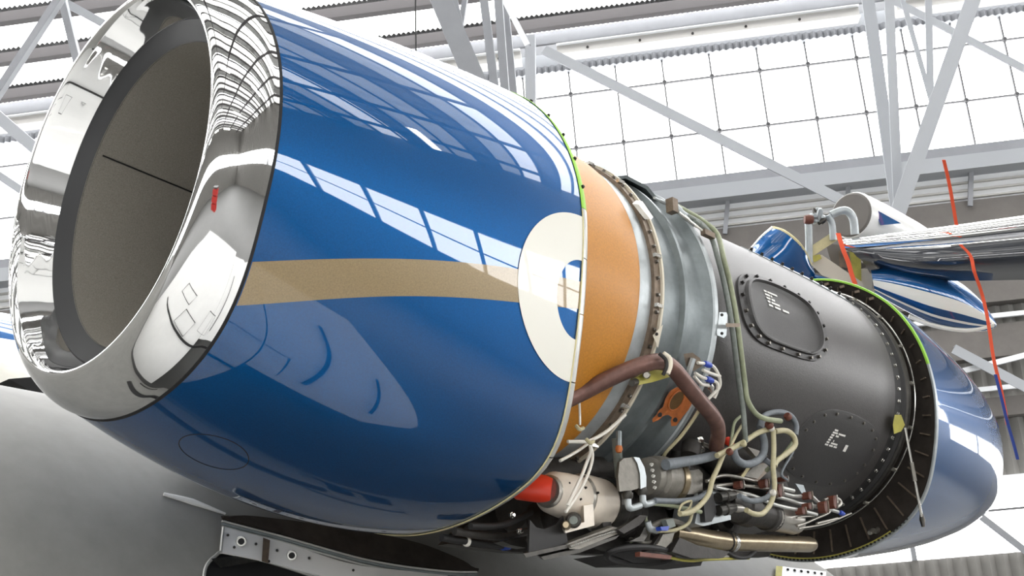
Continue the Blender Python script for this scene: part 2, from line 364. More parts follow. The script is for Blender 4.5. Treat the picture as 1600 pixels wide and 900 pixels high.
# truss members: (x, y) ends as seen, depth and width in pixels
def truss(nm, lab, mem):
    mid = hp(*mem[0][0], mem[0][2]); t = thing(nm, lab, 'truss', mid, frame=MH, kind='structure')
    for a, b, v, w, m in mem:
        A_, B_ = hp(*a, v), hp(*b, v); wid = w * v / FOC * 1.02
        hi, lo = (A_, B_) if A_[2] > B_[2] else (B_, A_)
        if min(a[1], b[1]) < 12: hi = lo + (hi - lo) * max(1, (roofz(v) - .1 - lo[2]) / (hi[2] - lo[2]))   # up to the roof
        if 100 < max(a[1], b[1]) < 200 and b[0] < 800: lo = lo + (lo - hi) * .12
        A2, B_ = hi, lo; A_ = hi; d = (B_-A_) / np.linalg.norm(B_-A_)
        side = np.cross(d, (0, 1, 0)); side /= np.linalg.norm(side)
        g = G().bar(A2, B_, wid, wid*.16, up=(0, 1, 0))              # face plate
        hpart('steel_member', g, m, t, sm=False)
        g2 = G().bar(A2 + side*wid*.45 + np.array([0, wid*.45, 0]), B_ + side*wid*.45 + np.array([0, wid*.45, 0]), wid*.12, wid*.9, up=(0, 1, 0))
        hpart('steel_flange', g2, 'steel_frame_pale', t, sm=False)
truss('trim_3', 'grey lattice roof truss above the polished intake lip',
      [((-30, 180), (108, -30), 13.0, 14, 'steel_frame'), ((90, -25), (128, 130), 13.2, 13, 'steel_frame'), ((80, -8), (200, 58), 13.4, 15, 'steel_frame_pale'),
       ((-20, 168), (75, 250), 14.5, 20, 'steel_frame_pale'), ((-20, 262), (55, 312), 15.5, 14, 'steel_frame_pale')])
truss('trim_4', 'grey lattice roof truss standing above the blue cowl',
      [((672, -40), (748, 140), 12.2, 36, 'steel_frame'), ((702, -40), (724, 60), 13.0, 9, 'steel_frame'), ((732, -40), (716, 60), 13.2, 9, 'steel_frame'), ((752, -30), (774, 150), 12.6, 14, 'steel_frame'),
       ((776, -30), (790, 160), 12.6, 14, 'steel_frame'), ((786, -20), (804, 165), 13.1, 12, 'steel_frame'), ((782, -12), (824, 70), 12.9, 10, 'gutter_white'), ((828, 55), (829, 190), 16.5, 17, 'steel_frame_pale')])
truss('trim_5', 'pale diagonal brace crossing the high windows', [((850, 78), (1325, 318), 16.2, 17, 'steel_frame_pale'), ((1398, 2), (1640, 128), 16.4, 13, 'steel_frame_pale')])
truss('trim_6', 'pale lattice roof truss right of centre above the far tail',
      [((1352, -30), (1402, 330), 14.6, 20, 'steel_frame_pale'), ((1388, -30), (1404, 330), 14.2, 15, 'steel_frame_pale'), ((1534, -40), (1402, 335), 14.0, 24, 'steel_frame_pale'),
       ((1402, -30), (1456, 160), 15.0, 8, 'steel_frame_pale'), ((1450, -30), (1454, 150), 15.2, 11, 'steel_frame_pale')])
truss('trim_7', 'crossed wall braces on the cladding right of the rear cowl', [((1490, 545), (1640, 625), 17.2, 15, 'steel_frame_pale'), ((1470, 588), (1640, 545), 17.3, 8, 'gutter_white'), ((1530, 805), (1640, 890), 17.0, 10, 'steel_frame')])
hpart('hanging_cable', G().tube([hp(649, -20, 14), hp(650, 82, 14)], .012, 6, 2), 'gap_black', label='thin black cable hanging from the roof above the blue cowl', cat='cable')

# ================================================================== AIRCRAFT BODY
FY, FZ, FR = 1.75, -1.30, 1.15
fus = thing('fuselage', 'large pale grey fuselage side beneath the engine', 'fuselage', (1, FY, FZ))
def frad(x):
    if x > 4.2: return FR * max(.02, (1 - ((x - 4.2) / 2.35)**2.6))**.5
    if x < -3: return FR * math.sqrt(max(.001, 1 - ((-3 - x) / 4.5)**2))
    return FR
xs = list(np.linspace(-7.4, -3, 14)) + list(np.linspace(-2.7, 4.2, 24)) + list(np.linspace(4.4, 6.5, 22))
g = G().grid(np.array([[(x, FY - frad(x)*math.cos(t), FZ + frad(x)*math.sin(t)) for t in np.linspace(0, 2*PI, 96, endpoint=False)] for x in xs]), closev=True)
part('skin', g, 'fuselage_grey', fus)
def fpt(px, py, off=0.0):                                            # on the fuselage side
    d = ray(px, py); o = CE - np.array([0, FY, FZ]); R = FR + off; a = d[1]**2+d[2]**2; b = o[1]*d[1]+o[2]*d[2]; c = o[1]**2+o[2]**2-R*R
    D = max(0, b*b-a*c); return CE + d * (-b - D**.5) / a
part('strake', G().tube([fpt(256, 772, .004), fpt(300, 784, .006), fpt(352, 803, .004)], [.006, .011, .004], 8), 'white_paint', fus, label='slim white strake')
def fsurf(x, a, off=.0): a = math.radians(a); return np.array([x, FY - (FR+off)*math.cos(a), FZ + (FR+off)*math.sin(a)])
for (x0, x1, a0, a1) in ((.9, 1.5, -22, -4), (-.2, .35, -40, -20)):
    part('hatch_outline', G().tube([fsurf(x0, a0), fsurf(x0, a1), fsurf(x1, a1), fsurf(x1, a0), fsurf(x0, a0)], .014, 6, 1), 'line_black', fus)
for x in (1.05, 1.3):
    part('service_opening', G().sheet(np.array([[fsurf(x + .17*u, a, .004) for a in (-21, -16, -12)] for u in (0, .5, 1)]), .003), 'gap_black', fus)
part('dark_seam', G().tube([fsurf(x, -2 - 14*(x-.3)**2 if x < 1.1 else -12, .002) for x in np.linspace(-.3, 1.0, 12)], .035, 6, 2), 'line_black', fus)
# pylon: dark leaf-shaped root between fuselage and cowl, with its seal and pale flange plate
py_ = thing('engine_pylon', 'dark leaf-shaped pylon root under the blue cowl with pale flange', 'pylon', fpt(540, 850))
top = [(345, 806), (380, 806), (430, 812), (500, 822), (580, 835), (650, 850), (710, 872), (746, 889)]
low = [(347, 812), (385, 822), (440, 836), (510, 856), (570, 872), (630, 883), (700, 891), (745, 892)]
P = np.array([[fpt(*a, .055) for a in top], [fpt((a[0]*.7+b[0]*.3), (a[1]*.7+b[1]*.3), .050) for a, b in zip(top, low)], [fpt((a[0]*.4+b[0]*.6), (a[1]*.4+b[1]*.6), .050) for a, b in zip(top, low)], [fpt(*b, .05) for b in low]])
P = np.array([smooth(r, 4) for r in P]); part('pylon_skin', G().sheet(P, .012), 'inner_bay', py_)
L = []
for x, t in ((.85, .01), (1.0, .05), (1.25, .08), (1.6, .09), (2.0, .08), (2.4, .05), (2.7, .01)):
    L.append([(x, y_, z_ + k_*t) for y_, z_, k_ in ((.60, -.22, 1), (.85, -.27, 1), (1.2, -.36, 1.15), (1.2, -.36, -1.15), (.85, -.27, -1), (.60, -.22, -1))])
part('pylon_body', G().grid(np.array(L), closev=True), 'fuselage_grey', py_)
for k, (dy, m, w) in enumerate(((2, 'edge_metal', .004), (6, 'case_grey', .006), (11, 'edge_metal', .005))):
    part('seal_strip', G().tube([fpt(b[0], b[1]+dy, .055-.006*k) for b in low], w, 7), m, py_)
fl_top = [(350, 823), (400, 836), (460, 853), (530, 876), (580, 886), (650, 893), (700, 899)]
fl_bot = [(345, 862), (395, 872), (455, 886), (530, 908), (580, 925), (650, 940), (700, 950)]
P = np.array([smooth([fpt(*a, .05) for a in fl_top], 3), smooth([fpt(*a, .052) for a in fl_bot], 3)]); fp = part('flange_plate', G().sheet(P, -.008), 'white_paint', py_, label='pale flange plate with bolt holes')
for (x, y) in ((377, 846), (456, 868), (595, 908)):
    c = fpt(x, y, .06); nrm = -ray(x, y)
    part('nut_plate', G().rev(c, c + nrm*.006, [(0, .018), (.5, .018), (1, .015)], 18), 'edge_metal', fp)
    part('hole', G().rev(c + nrm*.005, c + nrm*.008, [(0, .011), (1, .010)], 14), 'gap_black', fp)
for (x, y) in ((356, 836), (400, 850), (433, 860), (483, 872), (552, 891), (420, 877), (366, 855)):
    inst('rivet', BOLT_D, fpt(x, y, .056), -ray(x, y), fp, .7)
part('joint_strap', G().prism([fpt(*q, .062) for q in ((411, 840), (422, 844), (419, 880), (409, 877))], -ray(415, 860)*.006), 'flange_brown', py_)
part('flange_corner', G().tube([fpt(349, 824, .055), fpt(347, 840, .056), fpt(345, 862, .055)], .005, 7), 'edge_metal', py_)
part('opening_rim', G().tube([fpt(318, 905, .01), fpt(322, 885, .012), fpt(335, 870, .012), fpt(355, 862, .012), fpt(420, 878, .012), fpt(520, 910, .01)], .006, 7), 'edge_metal', fus)
part('opening', G().sheet(np.array([smooth([fpt(318, 905, .006), fpt(325, 882, .006), fpt(345, 866, .006), fpt(420, 880, .006), fpt(520, 912, .006)], 4), smooth([fpt(318, 925, .006), fpt(340, 925, .006), fpt(370, 925, .006), fpt(440, 925, .006), fpt(520, 925, .006)], 4)]), .002), 'gap_black', fus, label='dark round opening in the grey skin')
part('latch_box', G().prism([fpt(*q, .03) for q in ((330, 873), (372, 868), (408, 876), (345, 887))], -ray(360, 875)*.02), 'steel_dark', py_)
# tail-side plate by the rear cowl
tp = thing('tail_bracket', 'white perforated bracket strip under the rear cowl edge', 'bracket', fpt(1250, 893))
part('plate', G().prism([fpt(*q, .012) for q in ((1222, 885), (1291, 893), (1290, 906), (1222, 900))], -ray(1250, 893)*.012), 'white_paint', tp, sm=False)
part('end_tab', G().prism([fpt(*q, .014) for q in ((1213, 884), (1223, 885), (1221, 906), (1211, 906))], -ray(1250, 893)*.02), 'primer_yellow', tp, sm=False)
for i in range(6): inst('hole_rivet', BOLT_D, fpt(1231 + i*10.5, 890 + i*1.3, .014) - ray(1250, 893)*.012, -ray(1250, 893), tp, 1.2)
# far engine on the other side of the fuselage
fe = thing('far_nacelle', 'blue and white top of the other engine behind the intake lip', 'nacelle', (1.2, 3.5, .1))
FC = (3.5, .03)
part('cowl', G().lathe([(-.2, .5), (.0, .6), (.5, .68), (1.2, .72), (1.5, .72)], 64, c=FC), 'blue', fe)
part('white_band', G().lathe([(.3, .2), (.3, .60), (.35, .625), (.9, .66), (1.30, .645), (1.38, .61), (1.4, .2)], 64, c=(3.35, -.06)), 'cream', fe)
part('chrome_band', G().lathe([(.8, .62), (1.32, .645), (1.40, .63), (1.42, .58)], 64, c=(3.28, -.13)), 'chrome', fe)
part('pylon', G().prism([pl(*q, 2.45) for q in ((14, 592), (62, 588), (125, 650), (95, 640), (50, 612))], (0, .4, 0)), 'gap_black', fe, sm=False)  # added black wedge, stands in for the shadow gap above the fuselage
# wing below the viewpoint, mirrored in the polished skin
wg = thing('wing', 'white wing surface mirrored in the underside of the intake lip', 'wing', (-1, -1.8, -2.05))
part('skin', G().sheet(np.array([[(-3.6 + .21*k, y, -2.02 + .09*math.sin(k/17*PI)) for k in range(18)] for y in np.linspace(.75, -5, 10)]), -.05), 'white_paint', wg)
part('flap', G().sheet(np.array([[(-.02 + u*(1.15 - .35*max(0, (.9+y)/.35) if y > -.9 else 1.15), y, -2.03 - .02*u) for u in np.linspace(0, 1, 8)] for y in np.linspace(-.52, -4.6, 26)]), -.04), 'white_paint', wg)
part('flap_line', G().tube([(.3, -.75, -2.0), (.45, -2, -2.0), (.5, -3, -2.0)], .02, 5, 3, .2), 'line_black', wg)
part('flap_hinge_line', G().tube([(.75, -.8, -2.0), (.85, -2, -2.0)], .016, 5, 3, .2), 'line_black', wg)
for (cx, cyy, a, b) in ((-.9, -.55, .3, .22), (-.1, -.9, .25, .3), (-1.6, -1.1, .35, .2)):
    L = [(cx-a, cyy-b, -1.915), (cx+a, cyy-b*.8, -1.915), (cx+a, cyy+b, -1.915), (cx-a, cyy+b*.9, -1.915), (cx-a, cyy-b, -1.915)]
    part('panel_outline', G().tube(L, .012, 5, 1, .3), 'line_black', wg)
part('walkway_line', G().tube([(-2.4, -.3, -1.92), (-.6, -.28, -1.905), (.6, -.35, -1.99)], .03, 5, 4, .15), 'line_black', wg)
tool = thing('tool_trolley', 'red tool trolley standing on the hangar floor behind the viewer', 'trolley', (-6, -9, -2.3))
for i in range(3): part('drawer', G().box((-6, -9, -2.3 + i*.32), (.9, .6, .28)), 'toolred', tool, sm=False)
part('top', G().box((-6, -9, -1.45), (.95, .65, .06)), 'steel_dark', tool, sm=False)

# ================================================================== FRONT COWL
fc = thing('front_cowl', 'glossy blue engine cowl with polished intake lip and gold stripe', 'engine cowl', (.5, 0, 0))
TH = np.linspace(-180, 180, 240, endpoint=False)
lipP = [(.0, 1.0), (-.03, .992), (-.06, .976), (-.09, .952), (-.115, .925), (-.13, .903), (-.138, .885), (-.141, .872), (-.137, .862), (-.125, .854), (-.105, .846), (-.08, .835), (-.055, .824), (-.028, .811)]
def lipr(x, k, t):                                                   # blend to a circle towards the throat
    b = max(0, min(1, (k - .84) / .15)); return rA(t) * k * b + .587 * k * (1 - b)
xs_ = [q[0] for q in lipP]
P = np.array([pol(x, TH, lipr(x, k, TH)) for x, k in lipP])
pp = np.array([smooth(P[:, j], 4) for j in range(P.shape[1])]).transpose(1, 0, 2)
part('intake_lip', G().grid(pp, closev=True), 'chrome', fc, label='polished chrome intake lip')
part('intake_seal', G().lathe([(-.027, .4775), (-.031, .474), (-.020, .460), (-.006, .436), (.0, .428), (.003, .4235), (.0035, .430)], 160), 'seal_black', fc, label='black seal ring inside the lip')
duct = part('intake_duct', G().lathe([(.0, .4245), (.2, .422), (.5, .43), (.95, .44)], 160), 'liner', fc, label='dark grey intake lining')
part('lining_seam', G().tube([pol(x, 145 + x*8, .4205 + .003*(x > .4)) for x in np.linspace(.02, .6, 9)], .0025, 5), 'gap_black', duct)
fan = part('fan_disc', G().lathe([(.93, .43), (.94, .15), (.86, .12), (.76, .06), (.73, .0)], 48), 'steel_dark', fc)
for i in range(22):
    a = i * 360 / 22
    part('fan_blade', G().sheet(np.array([[pol(.85 + .06*k, a + 9*k + 4*r, .12 + .29*r) for k in (0, .5, 1)] for r in (0, .5, 1)]), .004), 'steel', fan)
part('joint_gap', G().grid(np.array([pol(x, TH, rcowl(max(x, 0), TH) + o) for x, o in ((-.002, -.006), (-.001, .0012), (.006, .0014), (.008, -.006))]), closev=True), 'gap_black', fc)
XS = np.linspace(.006, 1.0, 46)
part('skin', G().grid(np.array([pol(x, TH, rcowl(x, TH)) for x in XS] + [pol(1.0, TH, rcowl(1, TH) - .02), pol(.7, TH, rcowl(.7, TH) - .03)]), closev=True), 'blue', fc, label='dark metallic blue cowl skin')
OFF = .0012
def patch(name, f0, f1, us, m, nv=8, off=OFF, lab=None):             # paint patch between two curves (x, theta)
    P = []
    for u in us:
        a = np.array(f0(u)); b = np.array(f1(u)); P.append([pol(q[0], q[1], rcowl(q[0], q[1]) + off) for q in (a + (b - a) * k / nv for k in range(nv + 1))])
    return part(name, G().grid(np.array(P)), m, fc, label=lab)
sx = [0.008, .017, .13, .255, .504, .742, .80, 1.0]; su = [-34.0, -33.6, -29.65, -26.05, -20.4, -16.74, -16.2, -14.2]
lx = [.008, .015, .127, .278, .427, .744, .80, 1.0]; sl = [-43.9, -43.5, -38.65, -33.8, -29.7, -24.3, -23.6, -20.9]
fu = lambda x: float(np.interp(x, sx, su)); fl = lambda x: float(np.interp(x, lx, sl))
cu = np.polyfit(sx, su, 4); cl = np.polyfit(lx, sl, 4)
patch('gold_stripe', lambda x: (x, np.polyval(cu, x)), lambda x: (x, np.polyval(cl, x)), np.linspace(.008, .999, 50), 'gold', lab='matt gold cheat line')
patch('roundel', lambda a: (1 - .258*math.cos(a), -17.1 + 20*math.sin(a)), lambda a: (1 - .102*math.cos(a), -18.5 + 9.6*math.sin(a)), np.linspace(-PI/2, PI/2, 60), 'cream', off=.0022, lab='cream half ring emblem')
# rear edge strip in short lengths
def strip(t0, t1, m, nm, dx=.022, lab=None):
    t = np.linspace(t0, t1, max(4, int(abs(t1-t0)/2)))
    g = G().grid(np.array([pol(x, t, rcowl(1, t) + o) for x, o in ((.999, .002), (1.002, .0035), (1.0 + dx*.6, .001), (1.0 + dx, -.006), (1.0 + dx, -.03), (.99, -.03))]))
    return part(nm, g, m, fc, label=lab)
s = strip(5.5, 75, 'green_tape', 'edge_tape', .03, 'green primer edge')
for t in (12, 21, 30, 39, 48): inst('rivet', BOLT_D, pol(1.016, t, rcowl(1, t) + .001), pol(0, t, 1), fc, .9)
for a, b in ((75, 178), (-8, 5.5), (-22, -8), (-37, -22), (-52, -37), (-66, -52), (-80, -66), (-95, -80), (-112, -95), (-182, -112)): strip(a + .12, b - .12, 'edge_metal', 'edge_strip', .03)
part('edge_bead', G().tube([pol(1.0, t, rcowl(1, t) + .003) for t in np.linspace(-130, 5, 90)], .0025, 5, 1), 'pale_yellow', fc)
part('hatch_seam', G().tube([pol(.21 + .085*math.cos(a), -84 + 7.5*math.sin(a), rcowl(.21 + .085*math.cos(a), -84 + 7.5*math.sin(a))) for a in np.linspace(0, 2*PI, 40)], .0013, 5, 1), 'gap_black', fc, label='round flush hatch outline')

# ================================================================== ENGINE CASES
ec = thing('fan_case', 'grey ribbed engine fan case behind an ochre ring', 'engine case', (1.4, 0, 0))
part('ochre_ring', G().lathe([(.9, .60), (1.1, .594), (1.25, .586), (1.33, .579), (1.37, .572), (1.381, .568), (1.383, .560)], 140), 'ochre', ec, label='ochre composite fan containment ring')
part('pale_band', G().lathe([(1.37, .555), (1.383, .562), (1.40, .563), (1.448, .562), (1.452, .555)], 140), 'case_pale', ec)
fb = part('flange', G().lathe([(1.447, .555), (1.449, .574), (1.478, .575), (1.48, .56)], 140), 'flange_brown', ec, label='bolted flange band')
part('flange_edge', G().lathe([(1.478, .56), (1.479, .584), (1.487, .585), (1.49, .582), (1.491, .555)], 140), 'cream_line', ec)
for i in range(30):
    t = -85 + i * 5.6
    inst('bolt', BOLT, pol(1.464, t, .575), pol(0, t, 1), fb, 1.0)
    if i % 3 == 1: part('clip', G().box(pol(1.466, t+2, .580), (.03, .014, .012), None), 'steel_bright', fb, sm=False)
part('case_skin', G().lathe([(1.49, .556), (1.52, .552), (1.60, .549), (1.612, .552), (1.618, .572), (1.632, .573), (1.638, .553), (1.66, .549), (1.74, .546), (1.752, .552), (1.766, .578), (1.79, .580), (1.798, .56), (1.80, .53), (1.86, .51), (1.9, .50)], 140), 'case_grey', ec, label='blue grey ribbed case')
part('rear_rim', G().lathe([(1.768, .578), (1.772, .584), (1.79, .584), (1.796, .574)], 140), 'case_pale', ec)
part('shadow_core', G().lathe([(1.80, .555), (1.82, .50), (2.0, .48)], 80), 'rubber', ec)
# small hardware riding on the fan case
def pp_(px, py, r): return cy(px, py, r)
b = thing('triangle_bracket', 'cream triangular bracket on the fan case flange', 'bracket', pp_(1026, 520, .60))
part('plate', G().prism([pp_(1020, 524, .60), pp_(1036, 507, .60), pp_(1028, 544, .60)], ray(1026, 520)*.012), 'cream_line', b, sm=False)
inst('rivet', BOLT_D, pp_(1026, 522, .602), -ray(1026, 520), b, .8)
b = thing('bent_bracket', 'small silver bent bracket high on the grey case', 'bracket', pp_(998, 328, .58))
part('plate', G().prism([pp_(988, 318, .60), pp_(994, 313, .60), pp_(1011, 338, .595), pp_(1007, 342, .595)], (.02, -.01, 0)), 'steel', b, sm=False)
b = thing('top_shroud', 'grey blue cover on top of the fan case by the windows', 'cover', pl(975, 290, .0))
part('cover', G().sheet(np.array([[pol(x, t, r) for t in (48, 60, 75, 90)] for x, r in ((1.50, .572), (1.56, .600), (1.68, .598), (1.76, .575))]), -.012), 'case_grey', b)
# ------------------------------------------------------------------ bypass duct
bd = thing('bypass_duct', 'black composite bypass duct with bolted access panels', 'engine duct', (2.5, 0, 0))
def rd(x): return float(np.interp(x, [1.8, 1.9, 2.1, 2.4, 2.8, 3.06, 3.14, 3.2], [.525, .535, .541, .545, .548, .547, .537, .535]))
part('duct_skin', G().lathe([(1.80, .50)] + [(x, rd(x)) for x in np.linspace(1.83, 3.17, 30)], 160), 'duct_black', bd, label='black composite duct skin')
fr = part('rear_flange', G().lathe([(3.165, .533), (3.17, .530), (3.20, .532), (3.235, .533), (3.245, .545), (3.255, .545), (3.258, .51)], 160), 'rubber', bd)
for i in range(44):
    t = -150 + i * 5.6
    inst('bolt', BOLT_B, pol(3.206, t, .533), pol(0, t, 1), fr, 1.1)
part('inner_ring', G().lathe([(3.25, .53), (3.27, .548), (3.29, .549), (3.30, .52)], 160), 'steel_dark', bd)
part('wire_ring', G().lathe([(3.313 + .004*math.cos(a), .555 + .004*math.sin(a)) for a in np.linspace(0, 2*PI, 8)], 160), 'steel_bright', bd, label='thin bright wire ring')
for t in (-60, -40, -20, 0, 18, 36, 52): part('ring_clip', G().box(pol(3.30, t, .552), (.03, .012, .012)), 'steel', bd, sm=False)
# access panels on the duct
def closed(pts, sub=5):
    p = np.array(pts, float); n = len(p); e = np.vstack([p[-1], p, p[0], p[1]]); out = []
    for i in range(1, n + 1):
        for t in np.linspace(0, 1, sub, endpoint=False):
            a, b_, c, d = e[i-1], e[i], e[i+1], e[i+2] if i + 2 < len(e) else p[1]
            out.append(.5*((2*b_) + (c-a)*t + (2*a-5*b_+4*c-d)*t*t + (3*b_-a-3*c+d)*t**3))
    return np.array(out)
def panel(name, outline, steps, parent, m, lab):                     # steps: (inset fraction, height)
    o = closed(outline); c = o.mean(0); rows_ = []
    for k, h in steps: q = c + (o - c) * k; rows_.append([pol(x, t, rd(x) + h) for x, t in q])
    g = G().grid(np.array(rows_), closev=True); n = len(o); g.f.append(tuple(len(g.v) - n + i for i in range(n)))
    return part(name, g, m, parent, label=lab), o, c
out1 = [(2.023,15.1),(2.092,20.5),(2.214,22.9),(2.344,23.2),(2.47,22),(2.55,19),(2.588,12.7),(2.595,5.1),(2.572,-1.8),(2.50,-6.6),(2.413,-8),(2.269,-8.4),(2.144,-8.2),(2.065,-6.3),(2.012,-1.3),(1.997,7.2)]
p1, o1, c1 = panel('access_panel', out1, [(1.01, -.004), (1.0, .008), (.87, .009), (.85, .020), (.815, .021), (.79, .010), (.70, .004), (.4, .003), (.02, .003)], bd, 'duct_panel', 'raised oval access panel with dark bolts')
for i in range(20):
    q = c1 + (o1[int(i * len(o1) / 20)] - c1) * .935; inst('bolt', BOLT_D if q[1] > 6 else BOLT, pol(q[0], q[1], rd(q[0]) + .009), pol(0, q[1], 1), p1, 1.15)
out2 = [(2.50,-34),(2.56,-27),(2.66,-23.4),(2.804,-22.5),(2.95,-23.5),(3.05,-26.5),(3.09,-32),(3.085,-42),(3.05,-50),(2.96,-55.5),(2.82,-57),(2.66,-55.5),(2.54,-51),(2.49,-43)]
p2, o2, c2 = panel('lower_access_panel', out2, [(1.01, -.003), (1.0, .004), (.97, .005), (.5, .006), (.02, .006)], bd, 'duct_panel', 'flush lower access panel')
for i in range(18):
    q = c2 + (o2[int(i * len(o2) / 18)] - c2) * .90; inst('bolt', RIVET, pol(q[0], q[1], rd(q[0]) + .006), pol(0, q[1], 1), p2, 1.4)
def print_row(parent, x0, t0, dx, segs, h, off):                     # short illegible stencil words
    for a, b_ in segs:
        g = G().grid(np.array([[pol(x, t, rd(x) + off) for t in (t0 - h/2, t0 + h/2)] for x in np.linspace(x0 + a*dx, x0 + b_*dx, 3)])); part('stencil', g, 'placard', parent)
for k, segs in enumerate(([(0, .2), (.25, .95)], [(0, .34), (.4, .5)], [(.02, .3), (.38, .62)], [(.04, .22), (.3, .9)], [(.06, .34), (.48, .88), (1.05, 1.5)])):
    print_row(p1, 2.192 + k*.000, 15.6 - k*1.55, .095, segs, .85, .0052)
for k, segs in enumerate(([(.05, .4)], [(.0, .5), (.6, 1.3)], [(0, .3), (.45, .75)], [(0, .28)], [(0, .25), (.5, .6)], [(0, .28), (.45, 1.1)], [(0, .32), (.42, .8), (.88, 1.2)])):
    print_row(p2, 2.712 - k*.003, -31.0 - k*1.12, .075, segs, .75, .0075)
print_row(p2, 2.838, -37.0, .03, [(0, .75)], 3.0, .0075)
# bright seam strip on the crest of the duct
sp = part('seam_strip', G().sheet(np.array([[pol(x, t, rd(x) + .004) for t in (43.0 + k, 48.0 + k)] for x, k in zip(np.linspace(2.42, 3.12, 12), np.linspace(8, -4.5, 12))]), -.005), 'case_pale', bd, label='pale bolted seam strip')
for i in range(11):
    x = 2.45 + i * .063; k = np.interp(x, [2.42, 3.12], [8, -4.5]); inst('bolt', BOLT_D, pol(x, 45.2 + k, rd(x) + .008), pol(0, 45 + k, 1), sp, 1.1)
# ================================================================== REAR COWL
rc_ = thing('rear_cowl', 'glossy blue rounded rear engine cowl', 'engine cowl', (4.3, 0, 0))
gx = [3.363, 3.49, 3.68, 3.97, 4.21, 4.40, 4.59, 4.78, 4.92, 5.035, 5.11, 5.148, 5.158]; gs = [1, .98, .945, .88, .815, .75, .666, .55, .434, .31, .183, .087, .001]
g = G().grid(np.array([pol(x, TH, rJ(TH) * k) for x, k in zip(gx, gs)]), closev=True)
part('skin', g, 'blue', rc_, label='dark blue rear cowl skin')
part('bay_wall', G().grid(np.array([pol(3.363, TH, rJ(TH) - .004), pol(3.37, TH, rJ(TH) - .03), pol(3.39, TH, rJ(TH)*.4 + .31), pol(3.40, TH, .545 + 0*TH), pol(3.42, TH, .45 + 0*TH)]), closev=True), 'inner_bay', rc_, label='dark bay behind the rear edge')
for i in range(26):
    t = -125 + i * 8.0; a, b_ = pol(3.384, t, .56), pol(3.368, t, float(rJ(t)) - .032)
    part('bay_rib', G().bar(a, b_, .006, .008, up=(1, 0, 0)), 'flange_brown', rc_, sm=False)
def jstrip(t0, t1, m, nm, lab=None):
    t = np.linspace(t0, t1, max(4, int(abs(t1-t0)/2)))
    return part(nm, G().grid(np.array([pol(x, t, rJ(t) + o) for x, o in ((3.372, .001), (3.36, .003), (3.354, .0), (3.355, -.008), (3.37, -.008))])), m, rc_, label=lab)
jstrip(8, 100, 'green_tape', 'edge_tape', 'green primer edge')
for a, b_ in ((-20, 8), (-50, -20), (-80, -50), (-110, -80), (-170, -110)): jstrip(a, b_, 'case_pale', 'edge_strip')
part('bead', G().tube([pol(3.352, t, float(rJ(t)) - .012) for t in np.linspace(-120, -60, 40)], .004, 5, 1), 'primer_yellow', rc_)
for i in range(40): inst('rivet', BOLT_D, pol(3.350, -115 + i*1.6, float(rJ(-115 + i*1.6)) - .006), (-1, 0, 0), rc_, .7)
for t in (48, 56, 64, 72): part('stain', G().box(pol(3.352, t, float(rJ(t)) - .026), (.008, .022, .012)), 'flange_brown', rc_, sm=False)
st = thing('stay_strut', 'thin steel stay rod at the rear cowl edge', 'strut', pl(1425, 740, -.4))
a, b_ = cy(1414, 668, .565), fd(1441, 812, depth(pol(3.35, -48, .70)) - .03)
part('rod', G().tube([a, a*.5 + b_*.5, b_], .006, 8, 2), 'steel_bright', st)
part('sleeve', G().tube([a*.62 + b_*.38, a*.42 + b_*.58], .009, 8, 2), 'steel', st)
part('end_fitting', G().rev(b_ + np.array([0, 0, .03]), b_ - np.array([0, 0, .03]), [(0, .006), (.5, .012), (1, .007)], 10), 'steel_dark', st)
part('yellow_lug', G().prism([cy(*q, .565) for q in ((1398, 648), (1408, 648), (1414, 664), (1408, 674), (1397, 678), (1395, 664))], ray(1405, 660)*.006), 'primer_yellow', st, sm=False)
# small vent and latch on the bay wall
vt = thing('bay_latch', 'small steel latch in the dark bay at the lower rear edge', 'latch', cy(1366, 832, .62))
for dx in (0, 9): part('slot', G().rev(pl(1358+dx, 833-dx*.2, -.28), pl(1366+dx, 828-dx*.2, -.28), [(0, .008), (.2, .011), (.8, .011), (1, .008)], 10), 'steel', vt)

# ================================================================== PIPES, HARNESS AND ACCESSORIES
def pipe(name, pts, w, m, lab, cat='pipe', group=None, sub=6, n=10, parent=None):   # pts: 3-D points, width in pixels at the first one
    P = [np.asarray(p) for p in pts]; ws = np.atleast_1d(w); r = [wi/2*mpp(P[int(i*(len(P)-1)/max(1, len(ws)-1))]) for i, wi in enumerate(ws)]
    g = G().tube(P, r, n, sub)
    return part(name, g, m, parent, label=lab, cat=None if parent else cat, group=group)
def band(parent, a, b, w, m, nm='clamp', k=1.18, L=7):               # clamp ring on a pipe between two close points
    a, b = np.asarray(a), np.asarray(b); d = (b-a)/np.linalg.norm(b-a); h = L/2*mpp(a); c = (a+b)/2; r = w/2*mpp(a)*k
    return part(nm, G().rev(c - d*h, c + d*h, [(0, r*.9), (.1, r), (.45, r*1.04), (.55, r*1.04), (.9, r), (1, r*.9)], 14), m, parent)
